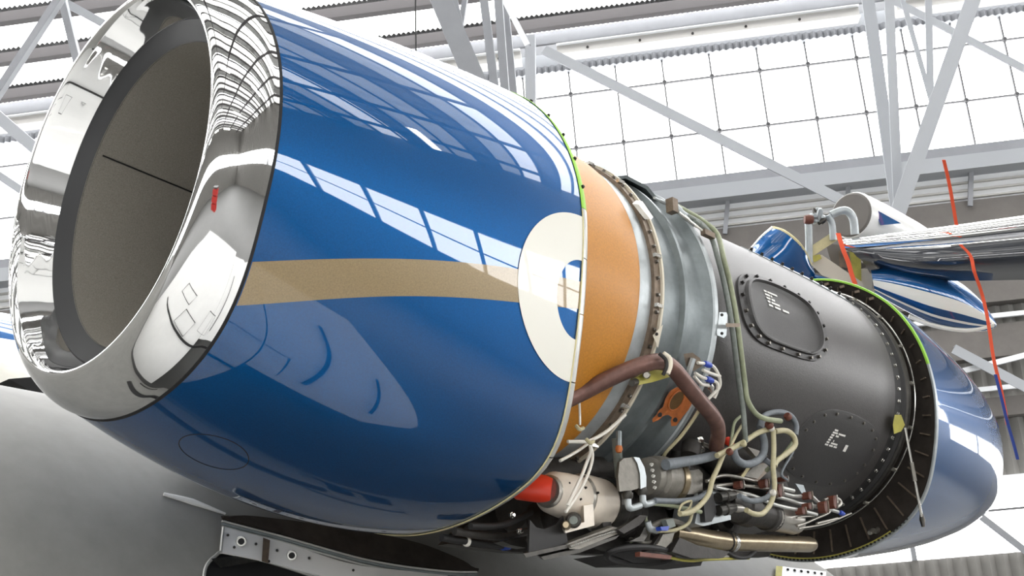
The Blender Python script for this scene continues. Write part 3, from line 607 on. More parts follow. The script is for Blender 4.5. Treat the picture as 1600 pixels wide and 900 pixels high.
# brown bleed duct
bl = thing('bleed_duct', 'thick rusty brown elbow duct crossing the grey fan case', 'duct', pp_(1040, 560, .66))
bp_ = [pl(880, 628, -.40), pl(912, 612, -.43), pl(955, 590, -.50), pl(1000, 571, -.56), pl(1030, 565, -.58), pl(1050, 574, -.585), pl(1072, 600, -.575), pl(1095, 628, -.55), pl(1115, 652, -.52), pl(1122, 672, -.49), pl(1119, 700, -.44)]
pipe('tube', bp_, 27, 'rust_duct', None, parent=bl, n=16)
part('clamp_ring', G().tube([pl(1036, 552, -.62), pl(1046, 560, -.63), pl(1047, 572, -.635), pl(1043, 584, -.63)], .008, 8), 'cream_line', bl)
part('clamp_liner', G().tube([pl(1030, 552, -.615), pl(1040, 562, -.625), pl(1041, 574, -.63), pl(1036, 586, -.62)], .006, 8), 'rubber', bl)
yb = thing('yellow_bracket', 'yellow-green support bracket under the brown duct elbow', 'bracket', pp_(1020, 585, .60))
part('plate', G().prism([pl(*q, -.54) for q in ((990, 592), (1005, 584), (1040, 572), (1051, 583), (1050, 588), (1020, 597), (996, 602))], (0, .012, 0)), 'primer_yellow', yb, sm=False)
part('bolt_head', G().rev(pl(1010, 586, -.545), pl(1010, 586, -.57), [(0, .013), (.6, .013), (1, .009)], 12), 'steel', yb)
part('stud', G().rev(pl(993, 597, -.54), pl(987, 599, -.56), [(0, .012), (1, .010)], 10), 'steel_dark', yb)
# ochre gasket plate
gp = thing('gasket_plate', 'orange-brown gasket plate with large oval hole on the case', 'gasket', pp_(1055, 635, .59))
gy = -.47
def og(q): return cy(q[0], q[1], .592)
part('plate', G().prism([og(q) for q in ((1057, 605), (1068, 606), (1076, 614), (1084, 625), (1076, 640), (1066, 652), (1057, 665), (1049, 666), (1048, 658), (1050, 652), (1044, 648), (1036, 650), (1030, 656), (1020, 660), (1019, 655), (1026, 648), (1030, 641), (1036, 636), (1040, 622), (1048, 610))], ray(1050, 635)*.010), 'gasket_orange', gp, sm=False)
oval = [cy(1057 + 11*math.cos(a) + 5*math.sin(a), 626 - 15*math.sin(a) - 2*math.cos(a), .5945) for a in np.linspace(0, 2*PI, 24, endpoint=False)]
part('oval_recess', G().prism(oval, ray(1057, 626)*.002), 'gasket_hole', gp, sm=False)
part('oval_rim', G().tube(oval + [oval[0]], .003, 6, 2), 'gasket_orange', gp)
for q in ((1031, 648), (1055, 656)): part('hole', G().rev(cy(*q, .5945), cy(*q, .5965), [(0, .008), (1, .007)], 12), 'gap_black', gp)
# injector manifold block with blue-capped tubes
mb = thing('sensor_block', 'small brown steel block with four capped tubes beside the rear rim', 'fitting', pp_(1085, 565, .62))
part('block', G().prism([cy(*q, .625) for q in ((1068, 553), (1082, 551), (1094, 560), (1097, 572), (1084, 580), (1072, 572))], ray(1082, 565)*.03), 'flange_brown', mb, sm=False)
part('post', G().tube([cy(1083, 560, .635), cy(1078, 575, .635), cy(1074, 588, .63)], .010, 8), 'case_pale', mb)
for pts, cap in ((((1090, 567), (1105, 569), (1116, 574), (1124, 590), (1124, 605), (1112, 618), (1098, 632)), (1105, 569)), (((1098, 578), (1112, 584), (1125, 588)), None),
                 (((1086, 583), (1098, 590), (1108, 593), (1120, 598), (1121, 610), (1116, 622)), (1108, 593)), (((1085, 588), (1096, 600), (1106, 602), (1110, 606)), None)):
    part('tube', G().tube([cy(*q, .63) for q in pts], .0055, 8), 'wire_white', mb)
    if cap: part('blue_cap', G().rev(cy(cap[0]-4, cap[1]-1, .632), cy(cap[0]+5, cap[1]+2, .632), [(0, .009), (.5, .011), (1, .009)], 10), 'cap_blue', mb)
part('end_fitting', G().rev(cy(1109, 600, .63), cy(1112, 612, .63), [(0, .008), (.4, .012), (1, .007)], 10), 'steel_bright', mb)
part('drain_tube', G().tube([cy(1097, 634, .63), cy(1080, 660, .63), cy(1062, 684, .63), cy(1042, 705, .63), cy(1036, 715, .63)], .006, 8), 'wire_cream', mb)
# hoses running down over the duct
for i, (off, m, lab) in enumerate(((0, 'hose_grey', 'left grey hose of the pair draped down the black duct'), (9, 'wire_green', 'right grey-green hose of the pair draped down the black duct'))):
    pts = [(1045, 322), (1075, 338), (1098, 352), (1112, 372), (1122, 405), (1131, 440), (1139, 480), (1145, 520), (1150, 560), (1155, 600)]
    pts = [cy(x + off*(1 if y > 360 else .2), y - (off*.6 if y <= 372 else 0), .60 if y < 420 else .575) for x, y in pts]
    if i == 0: pts += [cy(1161, 640, .60), cy(1163, 665, .63), cy(1165, 690, .65)]
    else: pts += [cy(1168, 625, .60), cy(1180, 645, .61), cy(1195, 654, .62), cy(1220, 658, .62)]
    pipe('hose', pts, 8.5, m, lab, 'hose', 'hoses draped over the duct')
jb = thing('clamp_block', 'white clamp block with brown strap holding the duct hoses', 'clamp', cy(1135, 508, .57))
part('block', G().prism([cy(*q, .57) for q in ((1124, 488), (1135, 488), (1137, 492), (1135, 524), (1131, 528), (1121, 524), (1120, 520))], -ray(1130, 508)*.03), 'case_pale', jb, sm=False)
part('strap', G().prism([cy(*q, .605) for q in ((1134, 505), (1156, 505), (1156, 511), (1134, 511))], -ray(1145, 508)*.006), 'flange_brown', jb, sm=False)
for y in (492, 521): inst('screw', BOLT_D, cy(1128, y, .60), -ray(1128, y), jb, .8)
tf = thing('top_fitting', 'cluster of pale pipe fittings on the crest of the case', 'fitting', cy(1050, 325, .60))
for a, b_, w, m in (((1022, 309), (1048, 322), 5, 'case_pale'), ((1048, 318), (1072, 338), 10, 'case_pale'), ((1060, 332), (1085, 352), 6, 'steel_bright'), ((1085, 345), (1110, 364), 8, 'hose_grey'), ((1072, 342), (1100, 362), 4, 'wire_white')):
    part('union', G().rev(cy(*a, .61), cy(*b_, .61), [(0, w/2*.0021), (.3, w/2*.0021), (.31, w/2*.0028), (.6, w/2*.0028), (.61, w/2*.0021), (1, w/2*.0021)], 12), m, tf)
part('tee', G().box(cy(1050, 322, .62), (.03, .03, .05)), 'flange_brown', tf, sm=False)
part('strap', G().box(cy(1106, 366, .61), (.06, .02, .02)), 'flange_brown', tf, sm=False)

# ---- starter-generator (cream) with red plug
sg = thing('starter_generator', 'cream cylindrical starter unit with red blanking plug', 'generator', pl(895, 785, -.27))
yq = -.27
a, b_ = pl(858, 768, -.30), pl(944, 790, -.24)
ax = (b_-a)/np.linalg.norm(b_-a)
part('red_plug', G().rev(pl(800, 758, -.21), pl(862, 766, -.30), [(0, .030), (.15, .042), (.9, .043), (1, .043)], 24), 'cap_red', sg, label='red blanking plug')
part('plug_collar', G().rev(a - ax*.012, a + ax*.006, [(0, .044), (.3, .05), (1, .05)], 24), 'steel', sg)
part('front_housing', G().rev(a, pl(905, 781, -.27), [(0, .050), (.12, .064), (.5, .070), (.9, .072), (1, .070)], 32), 'unit_cream', sg)
part('rear_housing', G().rev(pl(900, 779, -.27), b_, [(0, .074), (.08, .080), (.3, .082), (.85, .082), (1, .076)], 32), 'unit_cream', sg)
part('step_ring', G().rev(pl(897, 778, -.272), pl(903, 780, -.27), [(0, .074), (.5, .078), (1, .074)], 32), 'steel', sg)
part('vee_band', G().rev(pl(936, 788, -.25), pl(952, 792, -.24), [(0, .084), (.3, .092), (.7, .092), (1, .084)], 32), 'steel_dark', sg)
part('adapter', G().rev(pl(950, 792, -.24), pl(985, 800, -.22), [(0, .080), (.4, .076), (.5, .088), (.7, .088), (1, .07)], 32), 'cast_dark', sg)
part('terminal_block', G().prism([pl(*q, -.36) for q in ((912, 790), (927, 788), (929, 821), (884, 833), (881, 826), (913, 816))], (.03, .04, .01)), 'unit_cream', sg, sm=False)
part('terminal_cap', G().rev(pl(896, 812, -.34), pl(896, 813, -.38), [(0, .022), (.5, .024), (.8, .024), (1, .018)], 18), 'steel_dark', sg)
part('terminal_ring', G().rev(pl(896, 813, -.375), pl(896, 813, -.385), [(0, .014), (1, .012)], 16), 'hose_grey', sg)
part('lug', G().rev(pl(885, 822, -.34), pl(884, 820, -.38), [(0, .014), (.6, .015), (1, .009)], 12), 'bronze_tube', sg)
for q in ((915, 762), (907, 780), (915, 800), (889, 755), (934, 770)): inst('screw', BOLT_D, pl(*q, -.352), (0, -1, .1), sg, .6)
# harness in white at the cowl edge
wires = [('upper', [(905, 628, .60), (906, 650, .62), (906, 664, .64)], 4, 'wire_white', 'short white lead hanging behind the cowl edge', 'cable'),
         ('a', [(887, 690, .70), (905, 690, .70), (921, 689, .69), (945, 676, .66), (962, 662, .63), (977, 648, .61)], 6, 'wire_white', 'white wire branch running up to the case flange', 'cable'),
         ('b', [(921, 690, .69), (923, 705, .71), (917, 722, .73), (908, 745, .75), (897, 768, .77), (887, 790, .79)], 5.5, 'wire_white', 'long white wire over the cream starter unit', 'cable'),
         ('c', [(921, 692, .69), (926, 712, .71), (921, 735, .74), (911, 758, .76), (898, 780, .78), (884, 800, .80)], 5, 'wire_white', 'second white wire over the cream starter unit', 'cable'),
         ('d', [(920, 692, .69), (905, 703, .70), (890, 712, .72), (875, 720, .74)], 5, 'wire_white', 'white wire branch dipping behind the cowl edge', 'cable')]
for _, pts, w, m, lab, cat in wires:
    pipe('wire', [cy(x, y, r) if r < .72 else pl(x, y, -.40) for x, y, r in pts], w, m, lab, cat, 'white wires behind the cowl edge')
for q in ((921, 689), (905, 668)): part('cable_tie', G().tube([pl(q[0]-5, q[1]-3, -.46), pl(q[0]+1, q[1]+3, -.47), pl(q[0]+6, q[1]+1, -.46)], .006, 7), 'wire_cream', label='cream cable tie on the white wires' if q[0] == 921 else 'cream cable tie on the short hanging lead', cat='cable tie')
db = pipe('drain_stub', [pl(963, 685, -.38), pl(965, 710, -.37), pl(968, 745, -.33)], 15, 'hose_grey', 'grey blue stub pipe with small orange cap beside the case', 'pipe')
part('cap', G().rev(pl(967, 697, -.40), pl(967, 707, -.40), [(0, .010), (.5, .012), (1, .008)], 10), 'gasket_orange', db)
part('side_stub', G().tube([pl(967, 674, -.40), pl(967, 700, -.40)], .009, 8, 2), 'case_grey', db)
# ---- gearbox: dark castings behind the units
gb = thing('accessory_gearbox', 'dark cast accessory gearbox filling the bay under the engine', 'gearbox', pl(1020, 790, -.12))
xa = pl(830, 780, -.08)[0]; xb = pl(1190, 790, -.08)[0]
part('main_casting', G().rev(pl(800, 790, -.02), pl(1190, 800, -.05), [(0, .08), (.05, .12), (.3, .135), (.32, .15), (.36, .15), (.38, .13), (.7, .125), (.72, .14), (.76, .14), (.78, .12), (1, .08)], 28), 'cast_dark', gb)
part('upper_casting', G().rev(pl(830, 745, -.12), pl(1120, 745, -.2), [(0, .05), (.1, .08), (.6, .09), (.62, .1), (.7, .1), (1, .06)], 24), 'cast_dark', gb)
for (x, y, yy, s) in ((845, 815, -.1, .07), (1060, 800, -.2, .07), (1100, 815, -.15, .08), (1140, 790, -.2, .06), (990, 815, -.15, .09), (1040, 770, -.25, .06)):
    p = pl(x, y, yy); part('boss', G().rev(p, p + np.array([0, -.10, .01]), [(0, s), (.6, s), (.62, s*.8), (.9, s*.8), (1, s*.6)], 18), 'cast_dark' if x % 20 else 'steel_dark', gb)
part('back_web', G().prism([pl(*q, .1) for q in ((700, 850), (800, 862), (1000, 868), (1200, 870), (1240, 820), (1200, 760), (1080, 700), (900, 690), (760, 790))], (0, .05, 0)), 'cast_dark', gb, sm=False)
for (x, y) in ((800, 805), (812, 830), (940, 835), (1030, 830), (1075, 790), (1000, 790), (1120, 830), (828, 845)):
    inst('bolt', BOLT_B, pl(x, y, -.24), (0, -1, 0), gb, 1.2)
# black oil box and drain tray
ob_ = thing('oil_box', 'black trapezoid box below the cream starter unit', 'box', pl(862, 838, -.3))
part('body', G().prism([pl(*q, -.34) for q in ((828, 812), (838, 824), (850, 827), (868, 820), (880, 806), (884, 828), (888, 850), (826, 866))], (.09, .09, .02)), 'rubber', ob_, sm=False)
part('foot_flange', G().prism([pl(*q, -.36) for q in ((818, 865), (888, 850), (889, 856), (822, 871))], (.09, .09, .02)), 'steel_dark', ob_, sm=False)
dt = thing('drain_tray', 'slanted grey drain tray under the gearbox', 'tray', pl(930, 845, -.3))
part('upper_plate', G().prism([pl(*q, -.36) for q in ((885, 850), (958, 823), (972, 826), (966, 834), (905, 858), (890, 858))], (.05, .06, .015)), 'cast_grey', dt, sm=False)
part('lower_plate', G().prism([pl(*q, -.34) for q in ((845, 870), (900, 857), (968, 836), (962, 842), (905, 864), (850, 875))], (.05, .06, .015)), 'steel_dark', dt, sm=False)
part('rim', G().tube([pl(890, 854, -.365), pl(930, 839, -.365), pl(968, 827, -.365)], .005, 7), 'steel_bright', dt)
part('post', G().prism([pl(*q, -.3) for q in ((938, 798), (948, 797), (958, 826), (944, 830))], (0, .05, 0)), 'cast_dark', dt, sm=False)
# ---- fuel control: grey block, round body, elbows
fp_ = thing('fuel_control_unit', 'grey cast fuel control block with two elbow fittings', 'pump', pl(1010, 745, -.36))
part('front_block', G().prism([pl(*q, -.42) for q in ((968, 722), (975, 716), (994, 714), (1001, 722), (1001, 762), (988, 766), (968, 768), (966, 745))], (.07, .065, .02)), 'cast_grey', fp_, sm=False)
part('bevel', G().prism([pl(*q, -.425) for q in ((990, 714), (999, 715), (1007, 730), (1010, 745), (1010, 760), (1001, 764), (1000, 740), (996, 724))], (.07, .065, .02)), 'case_pale', fp_, sm=False)
part('round_body', G().rev(pl(1008, 745, -.36), pl(1056, 752, -.34), [(0, .060), (.1, .066), (.2, .06), (.25, .072), (.5, .076), (.8, .070), (1, .05)], 26), 'cast_grey', fp_)
part('end_ring', G().rev(pl(1044, 750, -.35), pl(1052, 752, -.35), [(0, .074), (.5, .078), (1, .074)], 26), 'bronze_tube', fp_)
for i in range(5):
    c = pl(1018 + i*1.2, 726 + i*9, -.425); inst('screw', BOLT_B, c, (-.5, -.8, .1), fp_, .8)
for x0, y0 in ((980, 766), (1003, 760)):
    part('collar', G().rev(pl(x0, y0, -.40), pl(x0+1, y0+14, -.40), [(0, .014), (.3, .014), (.32, .018), (.7, .018), (1, .014)], 12), 'steel_dark', fp_)
    part('elbow', G().tube([pl(x0+1, y0+12, -.40), pl(x0+2, y0+24, -.40), pl(x0+6, y0+28, -.40), pl(x0+20, y0+24, -.40)], .011, 10), 'case_pale', fp_)
part('lower_elbow', G().tube([pl(1012, 815, -.36), pl(1016, 826, -.36), pl(1026, 829, -.36)], .011, 10), 'case_pale', fp_)
un = thing('servo_unit', 'squat brown-grey servo housing right of the fuel control', 'actuator', pl(1075, 752, -.34))
part('housing', G().prism([pl(*q, -.36) for q in ((1054, 738), (1092, 733), (1098, 740), (1098, 766), (1092, 772), (1056, 774))], (.07, .065, .02)), 'cast_grey', un, sm=False)
part('neck', G().rev(pl(1062, 735, -.31), pl(1062, 705, -.32), [(0, .04), (.5, .036), (1, .03)], 16), 'cast_dark', un)
part('solenoid', G().rev(pl(1078, 712, -.40), pl(1082, 690, -.40), [(0, .03), (.3, .034), (.8, .034), (1, .02)], 16), 'cast_dark', un)
for q in ((1094, 687), (1095, 702)): part('stud_nut', G().rev(pl(q[0]-6, q[1], -.41), pl(q[0]+4, q[1]+1, -.41), [(0, .008), (.3, .013), (.7, .013), (1, .008)], 8), 'steel_bright', un)
part('rigid_line', G().tube([pl(1098, 694, -.41), pl(1115, 700, -.41), pl(1135, 703, -.40)], .008, 8), 'steel', un)
# ---- belts and rings at the bottom
for q, rx, m, lab in (((1000, 868), (52, 13), 'rubber', 'flat black ring guard at the very bottom of the gearbox'), ((1045, 840), (34, 26), 'cast_grey', 'pale grey curved guard ring right of the drain tray')):
    pts = [pl(q[0] + rx[0]*math.cos(a), q[1] + rx[1]*math.sin(a), -.30 + .06*math.sin(a)) for a in np.linspace(0, 2*PI, 26)]
    part('guard_ring', G().tube(pts, .010, 8, 2), m, label=lab, cat='ring')
part('drip_pan', G().prism([pl(*q, -.26) for q in ((955, 866), (1000, 860), (1060, 868), (1098, 876), (1095, 884), (1040, 880), (990, 880))], (0, .16, 0)), 'rubber', sm=False, label='black drip pan along the bottom of the engine bay', cat='pan')
pipe('drain_line', [pl(1040, 870, -.32), pl(1075, 876, -.32), pl(1110, 874, -.30), pl(1170, 872, -.28)], 5, 'primer_yellow', 'thin yellow drain line beneath the bronze pipe', 'pipe')
# dark hoses under the blue cowl edge
for k, (pts, w, m, lab) in enumerate((([(690, 840), (725, 845), (770, 852), (800, 851)], 12, 'rubber', 'black hose with white band below the cowl edge'), ([(710, 830), (750, 836), (795, 838), (830, 828)], 13, 'cast_dark', 'upper black hose tucked under the cowl edge'),
                           ([(735, 822), (775, 822), (800, 815), (830, 800)], 11, 'rubber', 'topmost black hose tucked under the cowl edge'))):
    h = pipe('drain_hose', [pl(x, y, -.12 - .03*k) for x, y in pts], w, m, lab, 'hose', 'black hoses under the cowl edge')
    if k == 0: band(h, pl(727, 846, -.12), pl(732, 847, -.12), 13, 'wire_white', 'white_band', L=6); band(h, pl(786, 852, -.12), pl(794, 851, -.12), 14, 'blue_ribbon', 'end_cap', L=16)
part('hook_bracket', G().prism([pl(*q, -.2) for q in ((786, 846), (822, 838), (826, 842), (822, 856), (800, 852))], (0, .04, 0)), 'steel_dark', sm=False, label='dark wedge bracket beside the black hoses', cat='bracket')
# ---- bronze pipe
bz = thing('bronze_pipe', 'wide bronze blunt-ended pipe low under the fuel lines', 'pipe', pl(1165, 848, -.30))
part('left_run', G().tube([pl(1050, 832, -.30), pl(1075, 836, -.30), pl(1105, 842, -.30), pl(1140, 847, -.30)], [.032, .034, .033, .033], 18), 'bronze_tube', bz)
part('right_run', G().rev(pl(1138, 847, -.30), pl(1272, 851, -.30), [(0, .031), (.3, .031), (.94, .030), (.98, .024), (1, .012)], 22), 'bronze_tube', bz)
band(bz, pl(1138, 847, -.30), pl(1146, 847, -.30), 28, 'steel_bright', L=7); band(bz, pl(1132, 846, -.30), pl(1138, 846, -.30), 28, 'rubber', k=1.14, L=3)
part('hanger', G().tube([pl(1135, 862, -.3), pl(1150, 870, -.3), pl(1168, 870, -.3), pl(1180, 860, -.3)], .008, 8), 'rubber', bz)
part('bracket', G().prism([pl(*q, -.25) for q in ((1122, 862), (1136, 858), (1140, 872), (1120, 874))], (0, .03, 0)), 'steel', bz, sm=False)
# ---- filter can and body
fl_ = thing('oil_filter', 'silver oil filter can at the end of its dark housing', 'filter', pl(1205, 805, -.34))
part('housing', G().rev(pl(1130, 785, -.36), pl(1206, 808, -.34), [(0, .05), (.3, .055), (.32, .062), (.5, .062), (.52, .05), (.85, .05), (.87, .056), (1, .054)], 22), 'cast_dark', fl_)
part('can', G().rev(pl(1203, 807, -.345), pl(1244, 816, -.33), [(0, .052), (.1, .05), (.85, .05), (.97, .044), (1, .03)], 24), 'steel', fl_)
part('mount', G().prism([pl(*q, -.38) for q in ((1095, 770), (1120, 765), (1142, 790), (1142, 812), (1100, 822), (1086, 818))], (0, .10, 0)), 'case_pale', fl_, sm=False)
part('web', G().prism([pl(*q, -.40) for q in ((1098, 768), (1112, 762), (1120, 800), (1112, 815), (1102, 815))], (0, .02, 0)), 'rubber', fl_, sm=False)
for q in ((1122, 778), (1122, 798)):
    part('connector', G().rev(pl(q[0], q[1], -.40), pl(q[0]+24, q[1]-5, -.40), [(0, .018), (.4, .018), (.42, .022), (.7, .022), (.72, .017), (1, .017)], 14), 'steel_dark', fl_)
    part('connector_tip', G().rev(pl(q[0]+23, q[1]-5, -.40), pl(q[0]+42, q[1]-3, -.39), [(0, .016), (.5, .016), (1, .012)], 12), 'steel', fl_)
# ---- fuel line bundle
LN = [([(1211, 759), (1225, 763), (1240, 767)], 'short blunt steel fuel line at the top of the bundle', 6.5), ([(1224, 771), (1243, 775.5), (1263, 774), (1270, 777), (1282, 787), (1302, 790)], 'cranked steel fuel line below the top one', 6),
      ([(1212, 775.5), (1232, 781), (1251, 787), (1290, 794), (1314, 801.5)], 'long straight steel fuel line with blue end cap', 6.5), ([(1117, 761), (1147, 768), (1177, 775), (1212, 789), (1248, 797), (1276, 804)], 'longest steel fuel line at the bottom of the bundle', 6.5),
      ([(1118, 759), (1140, 757), (1154, 756), (1164, 759), (1182, 761), (1205, 765)], 'steel fuel line rising at the left of the bundle', 6), ([(1104, 752), (1120, 745), (1136, 743), (1160, 747), (1186, 754), (1198, 756)], 'bent steel fuel line under the ignition box', 6),
      ([(1287, 782), (1302, 778), (1311, 781), (1313, 788), (1306, 793)], 'short hooked steel line at the end of the bundle', 6), ([(1245, 809), (1258, 807), (1272, 806.5)], 'thin olive line beside the silver filter can', 3), 
      ([(1245, 822), (1257, 818), (1275, 810), (1295, 801), (1297, 792)], 'thin grey line climbing to the loop clamp', 4), ([(1276, 818), (1292, 814), (1309, 810)], 'thin steel line along the lower rear flange', 4), ([(1248, 826), (1290, 818), (1330, 802)], 'thin grey line following the black flange', 3)]
for k, (pts, lab, w) in enumerate(LN):
    o = pipe('fuel_line', [pl(x, y, -.40 + .008*(k % 3)) for x, y in pts], w, 'edge_metal' if k < 4 else 'steel', lab, 'fuel line', 'steel fuel lines')
    if k == 2: part('blue_cap', G().rev(pl(1312, 801, -.39), pl(1318, 803, -.39), [(0, .009), (.5, .011), (1, .008)], 10), 'cap_blue', o)
CL = [(1160, 757, 12, 'brown cushion clamp at the left end of the fuel lines'), (1199, 755, 13, 'brown cushion clamp under the grey hose'), (1221, 766, 20, 'tall brown loop clamp in the middle of the fuel lines'), (1267, 774, 12, 'brown cushion clamp on the cranked fuel line'),
      (1267, 790.5, 10, 'small brown cushion clamp on the long straight line'), (1257, 798, 11, 'small brown cushion clamp on the bottom fuel line'), (1306, 784, 20, 'large brown cushion clamp at the hooked line end'), (1292, 792, 18, 'tall brown loop clamp near the blue capped line'),
      (1229, 748, 8, 'small brown clamp on the thin upright grey wire'), (1212, 772, 10, 'brown cushion clamp beside the white hose tie')]
for k, (x, y, hgt, lab) in enumerate(CL):
    c = pl(x, y, -.425); t = thing('line_clamp', lab, 'clamp', c, 'brown clamps on the fuel lines'); hw = 3.6 if k != 2 else 4.2
    o8 = [(-hw, -.3), (-hw*.6, -.5), (hw*.6, -.5), (hw, -.3), (hw, .3), (hw*.6, .5), (-hw*.6, .5), (-hw, .3)]
    part('cushion', G().prism([pl(x + a_ + b_*hgt*.12, y + b_*hgt, -.425) for a_, b_ in o8], (0, .03, 0)), 'clamp_brown', t, sm=False)
    part('strap', G().tube([pl(x + 1.5, y - hgt*.5, -.43), pl(x + 2.5, y, -.437), pl(x + 2.5, y + hgt*.5, -.43)], .0035, 6, 3), 'flange_brown' if k % 2 else 'steel', t)
for k, (poly, m, lab) in enumerate((([(1008, 862), (1020, 852), (1032, 834), (1038, 833), (1036, 845), (1022, 856)], 'cast_dark', 'narrow dark leaf plate by the guard ring'), ([(1010, 858), (1028, 850), (1036, 835), (1054, 832), (1050, 846), (1040, 856), (1025, 861)], 'cast_grey', 'olive grey leaf plate by the guard ring'),
                          ([(984, 846), (1000, 838), (1008, 822), (1012, 836), (1006, 846)], 'steel_dark', 'dark leaf plate behind the drain tray'), ([(1062, 840), (1090, 852), (1140, 862), (1130, 872), (1080, 872), (1050, 862)], 'cast_dark', 'dark casting shroud under the bronze pipe'),
                          ([(1000, 862), (1050, 868), (1048, 874), (1000, 869)], 'clamp_brown', 'flat brown strap along the drip pan'), ([(966, 828), (1000, 805), (1012, 806), (1000, 820), (975, 834)], 'cast_dark', 'dark channel arm above the drain tray'),
                          ([(1040, 812), (1052, 810), (1056, 822), (1046, 826)], 'hose_grey', 'pale teal plastic connector under the wire loop'), ([(1032, 823), (1046, 822), (1044, 829), (1034, 829)], 'cap_blue', 'blue plastic connector beside the lower elbow'))):
    part('bay_plate', G().prism([pl(*q, -.34 - .008*k) for q in poly], (0, .02, 0)), m, sm=False, label=lab, cat='plate')
part('heat_shield_tab', G().prism([pl(*q, -.40) for q in ((1243, 755.5), (1255.5, 758), (1260, 771), (1253, 771))], (0, .008, 0)), 'case_grey', sm=False, label='small grey sheet tab behind the fuel lines', cat='bracket')
ib = thing('igniter_box', 'tilted tan ignition box with black and yellow label', 'ignition box', pl(1180, 735, -.38))
part('box', G().prism([pl(*q, -.38) for q in ((1158, 746), (1178, 726), (1206, 722), (1202, 735), (1184, 752), (1166, 752))], (0, .05, 0)), 'flange_brown', ib, sm=False)
part('lid', G().prism([pl(*q, -.385) for q in ((1162, 744), (1180, 727), (1203, 724), (1184, 748))], (0, .01, 0)), 'cast_grey', ib, sm=False)
part('label', G().prism([pl(*q, -.39) for q in ((1158, 744), (1168, 730), (1172, 732), (1162, 746))], (0, .004, 0)), 'pale_yellow', ib, sm=False)
part('wedge', G().prism([pl(*q, -.41) for q in ((1168, 698), (1186, 704), (1200, 712), (1188, 722))], (0, .02, 0)), 'cast_grey', ib, sm=False)
# ---- harness loops
H = [([(1192, 655), (1188, 668), (1194, 690), (1192, 710), (1180, 722), (1163, 725), (1150, 716), (1145, 700)], 12, 'hose_blue', 'thick blue-grey hose hooking round in a U', -.46),
     ([(1187, 668), (1192, 652), (1205, 645), (1222, 644), (1236, 650), (1244, 664), (1243, 680)], 9, 'hose_blue', 'blue-grey hose arching over the wire knot', -.47),
     ([(1195, 718), (1206, 728), (1209, 745), (1208, 762), (1200, 776), (1185, 782), (1170, 782), (1155, 775)], 9, 'hose_blue', 'blue-grey hose dropping from the knot to the filter', -.46),
     ([(1040, 726), (1065, 722), (1090, 718), (1115, 712), (1140, 703), (1160, 695)], [18, 15, 9], 'hose_blue', 'fat blue-grey sleeve running into the wire knot', -.44),
     ([(1120, 712), (1145, 700), (1163, 690), (1185, 676), (1205, 670)], 9, 'wire_cream', 'cream wire bundle climbing to the knot', -.48),
     ([(1208, 672), (1209, 700), (1208, 730), (1210, 760), (1205, 785), (1192, 802), (1178, 803), (1166, 797)], 8, 'wire_cream', 'cream wire bundle dropping straight below the knot', -.49),
     ([(1211, 674), (1228, 673), (1240, 682), (1242, 696), (1230, 708), (1214, 720), (1210, 728)], 9, 'wire_cream', 'cream wire bundle looping right of the knot', -.48),
     ([(1132, 705), (1122, 730), (1113, 750), (1108, 770), (1098, 785), (1080, 800), (1062, 803)], 8, 'wire_cream', 'cream wire bundle falling left of the fuel lines', -.46),
     ([(1240, 690), (1228, 706), (1212, 722), (1198, 735)], 7, 'wire_green', 'grey-green wire slanting behind the knot', -.44),
     ([(1242, 690), (1238, 708), (1226, 728), (1221, 742), (1230, 750)], 4, 'hose_blue', 'thin grey wire bending down onto the duct', -.44),
     ([(1160, 648), (1148, 660), (1144, 680), (1141, 700)], 5, 'wire_green', 'thin green-grey wire left of the hoses', -.46),
     ([(1162, 660), (1152, 676), (1144, 692), (1140, 702)], 5, 'wire_cream', 'thin pale wire left of the hoses', -.47),
     ([(1022, 787), (1050, 790), (1075, 795), (1095, 800)], 7, 'wire_green', 'grey-green hose leaving the elbow fittings', -.40),
     ([(1023, 782), (1055, 783), (1085, 780), (1102, 772)], 9, 'hose_blue', 'blue-grey hose leaving the upper elbow fitting', -.41),
     ([(1060, 800), (1066, 788), (1080, 783), (1076, 795), (1064, 803)], 4, 'wire_cream', 'small cream wire loop by the elbow fittings', -.43),
     ([(1030, 830), (1055, 828), (1075, 818), (1082, 800)], 6, 'wire_cream', 'cream hose sweeping up from the lower elbow', -.38),
     ([(985, 846), (1005, 836), (1010, 820), (1008, 806)], 6, 'wire_green', 'pale green hose curling behind the drain tray', -.30),
     ([(985, 842), (1012, 848), (1040, 838), (1062, 826)], 5, 'cast_grey', 'thin grey rod sweeping over the guard ring', -.32)]
for pts, w, m, lab, y in H: pipe('harness_wire' if 'wire' in lab else 'harness_hose', [pl(a, b_, y) for a, b_ in pts], w, m, lab, 'wire' if 'wire' in lab else 'hose', 'harness around the gearbox')
for k, (x, y, s, m, lab) in enumerate(((1205, 669, 10, 'wire_white', 'white cable tie at the heart of the wire knot'), (1162, 694, 9, 'wire_cream', 'cream cable tie left of the wire knot'), (1231, 651, 12, 'clamp_brown', 'brown clamp on the arching grey hose'), (1202, 664, 13, 'clamp_brown', 'dark brown clamp above the wire knot'), (1140, 706, 11, 'clamp_brown', 'brown clamp on the cream wire bundle'), (1208, 770, 10, 'wire_white', 'white cable tie above the filter hose'))):
    c = pl(x, y, -.50); h = s*mpp(c)/2
    part('harness_tie', G().rev(c + np.array([-h*.6, 0, h*.4]), c + np.array([h*.6, 0, -h*.4]), [(0, h*.85), (.2, h), (.8, h), (1, h*.85)], 12), m, label=lab, cat='tie')
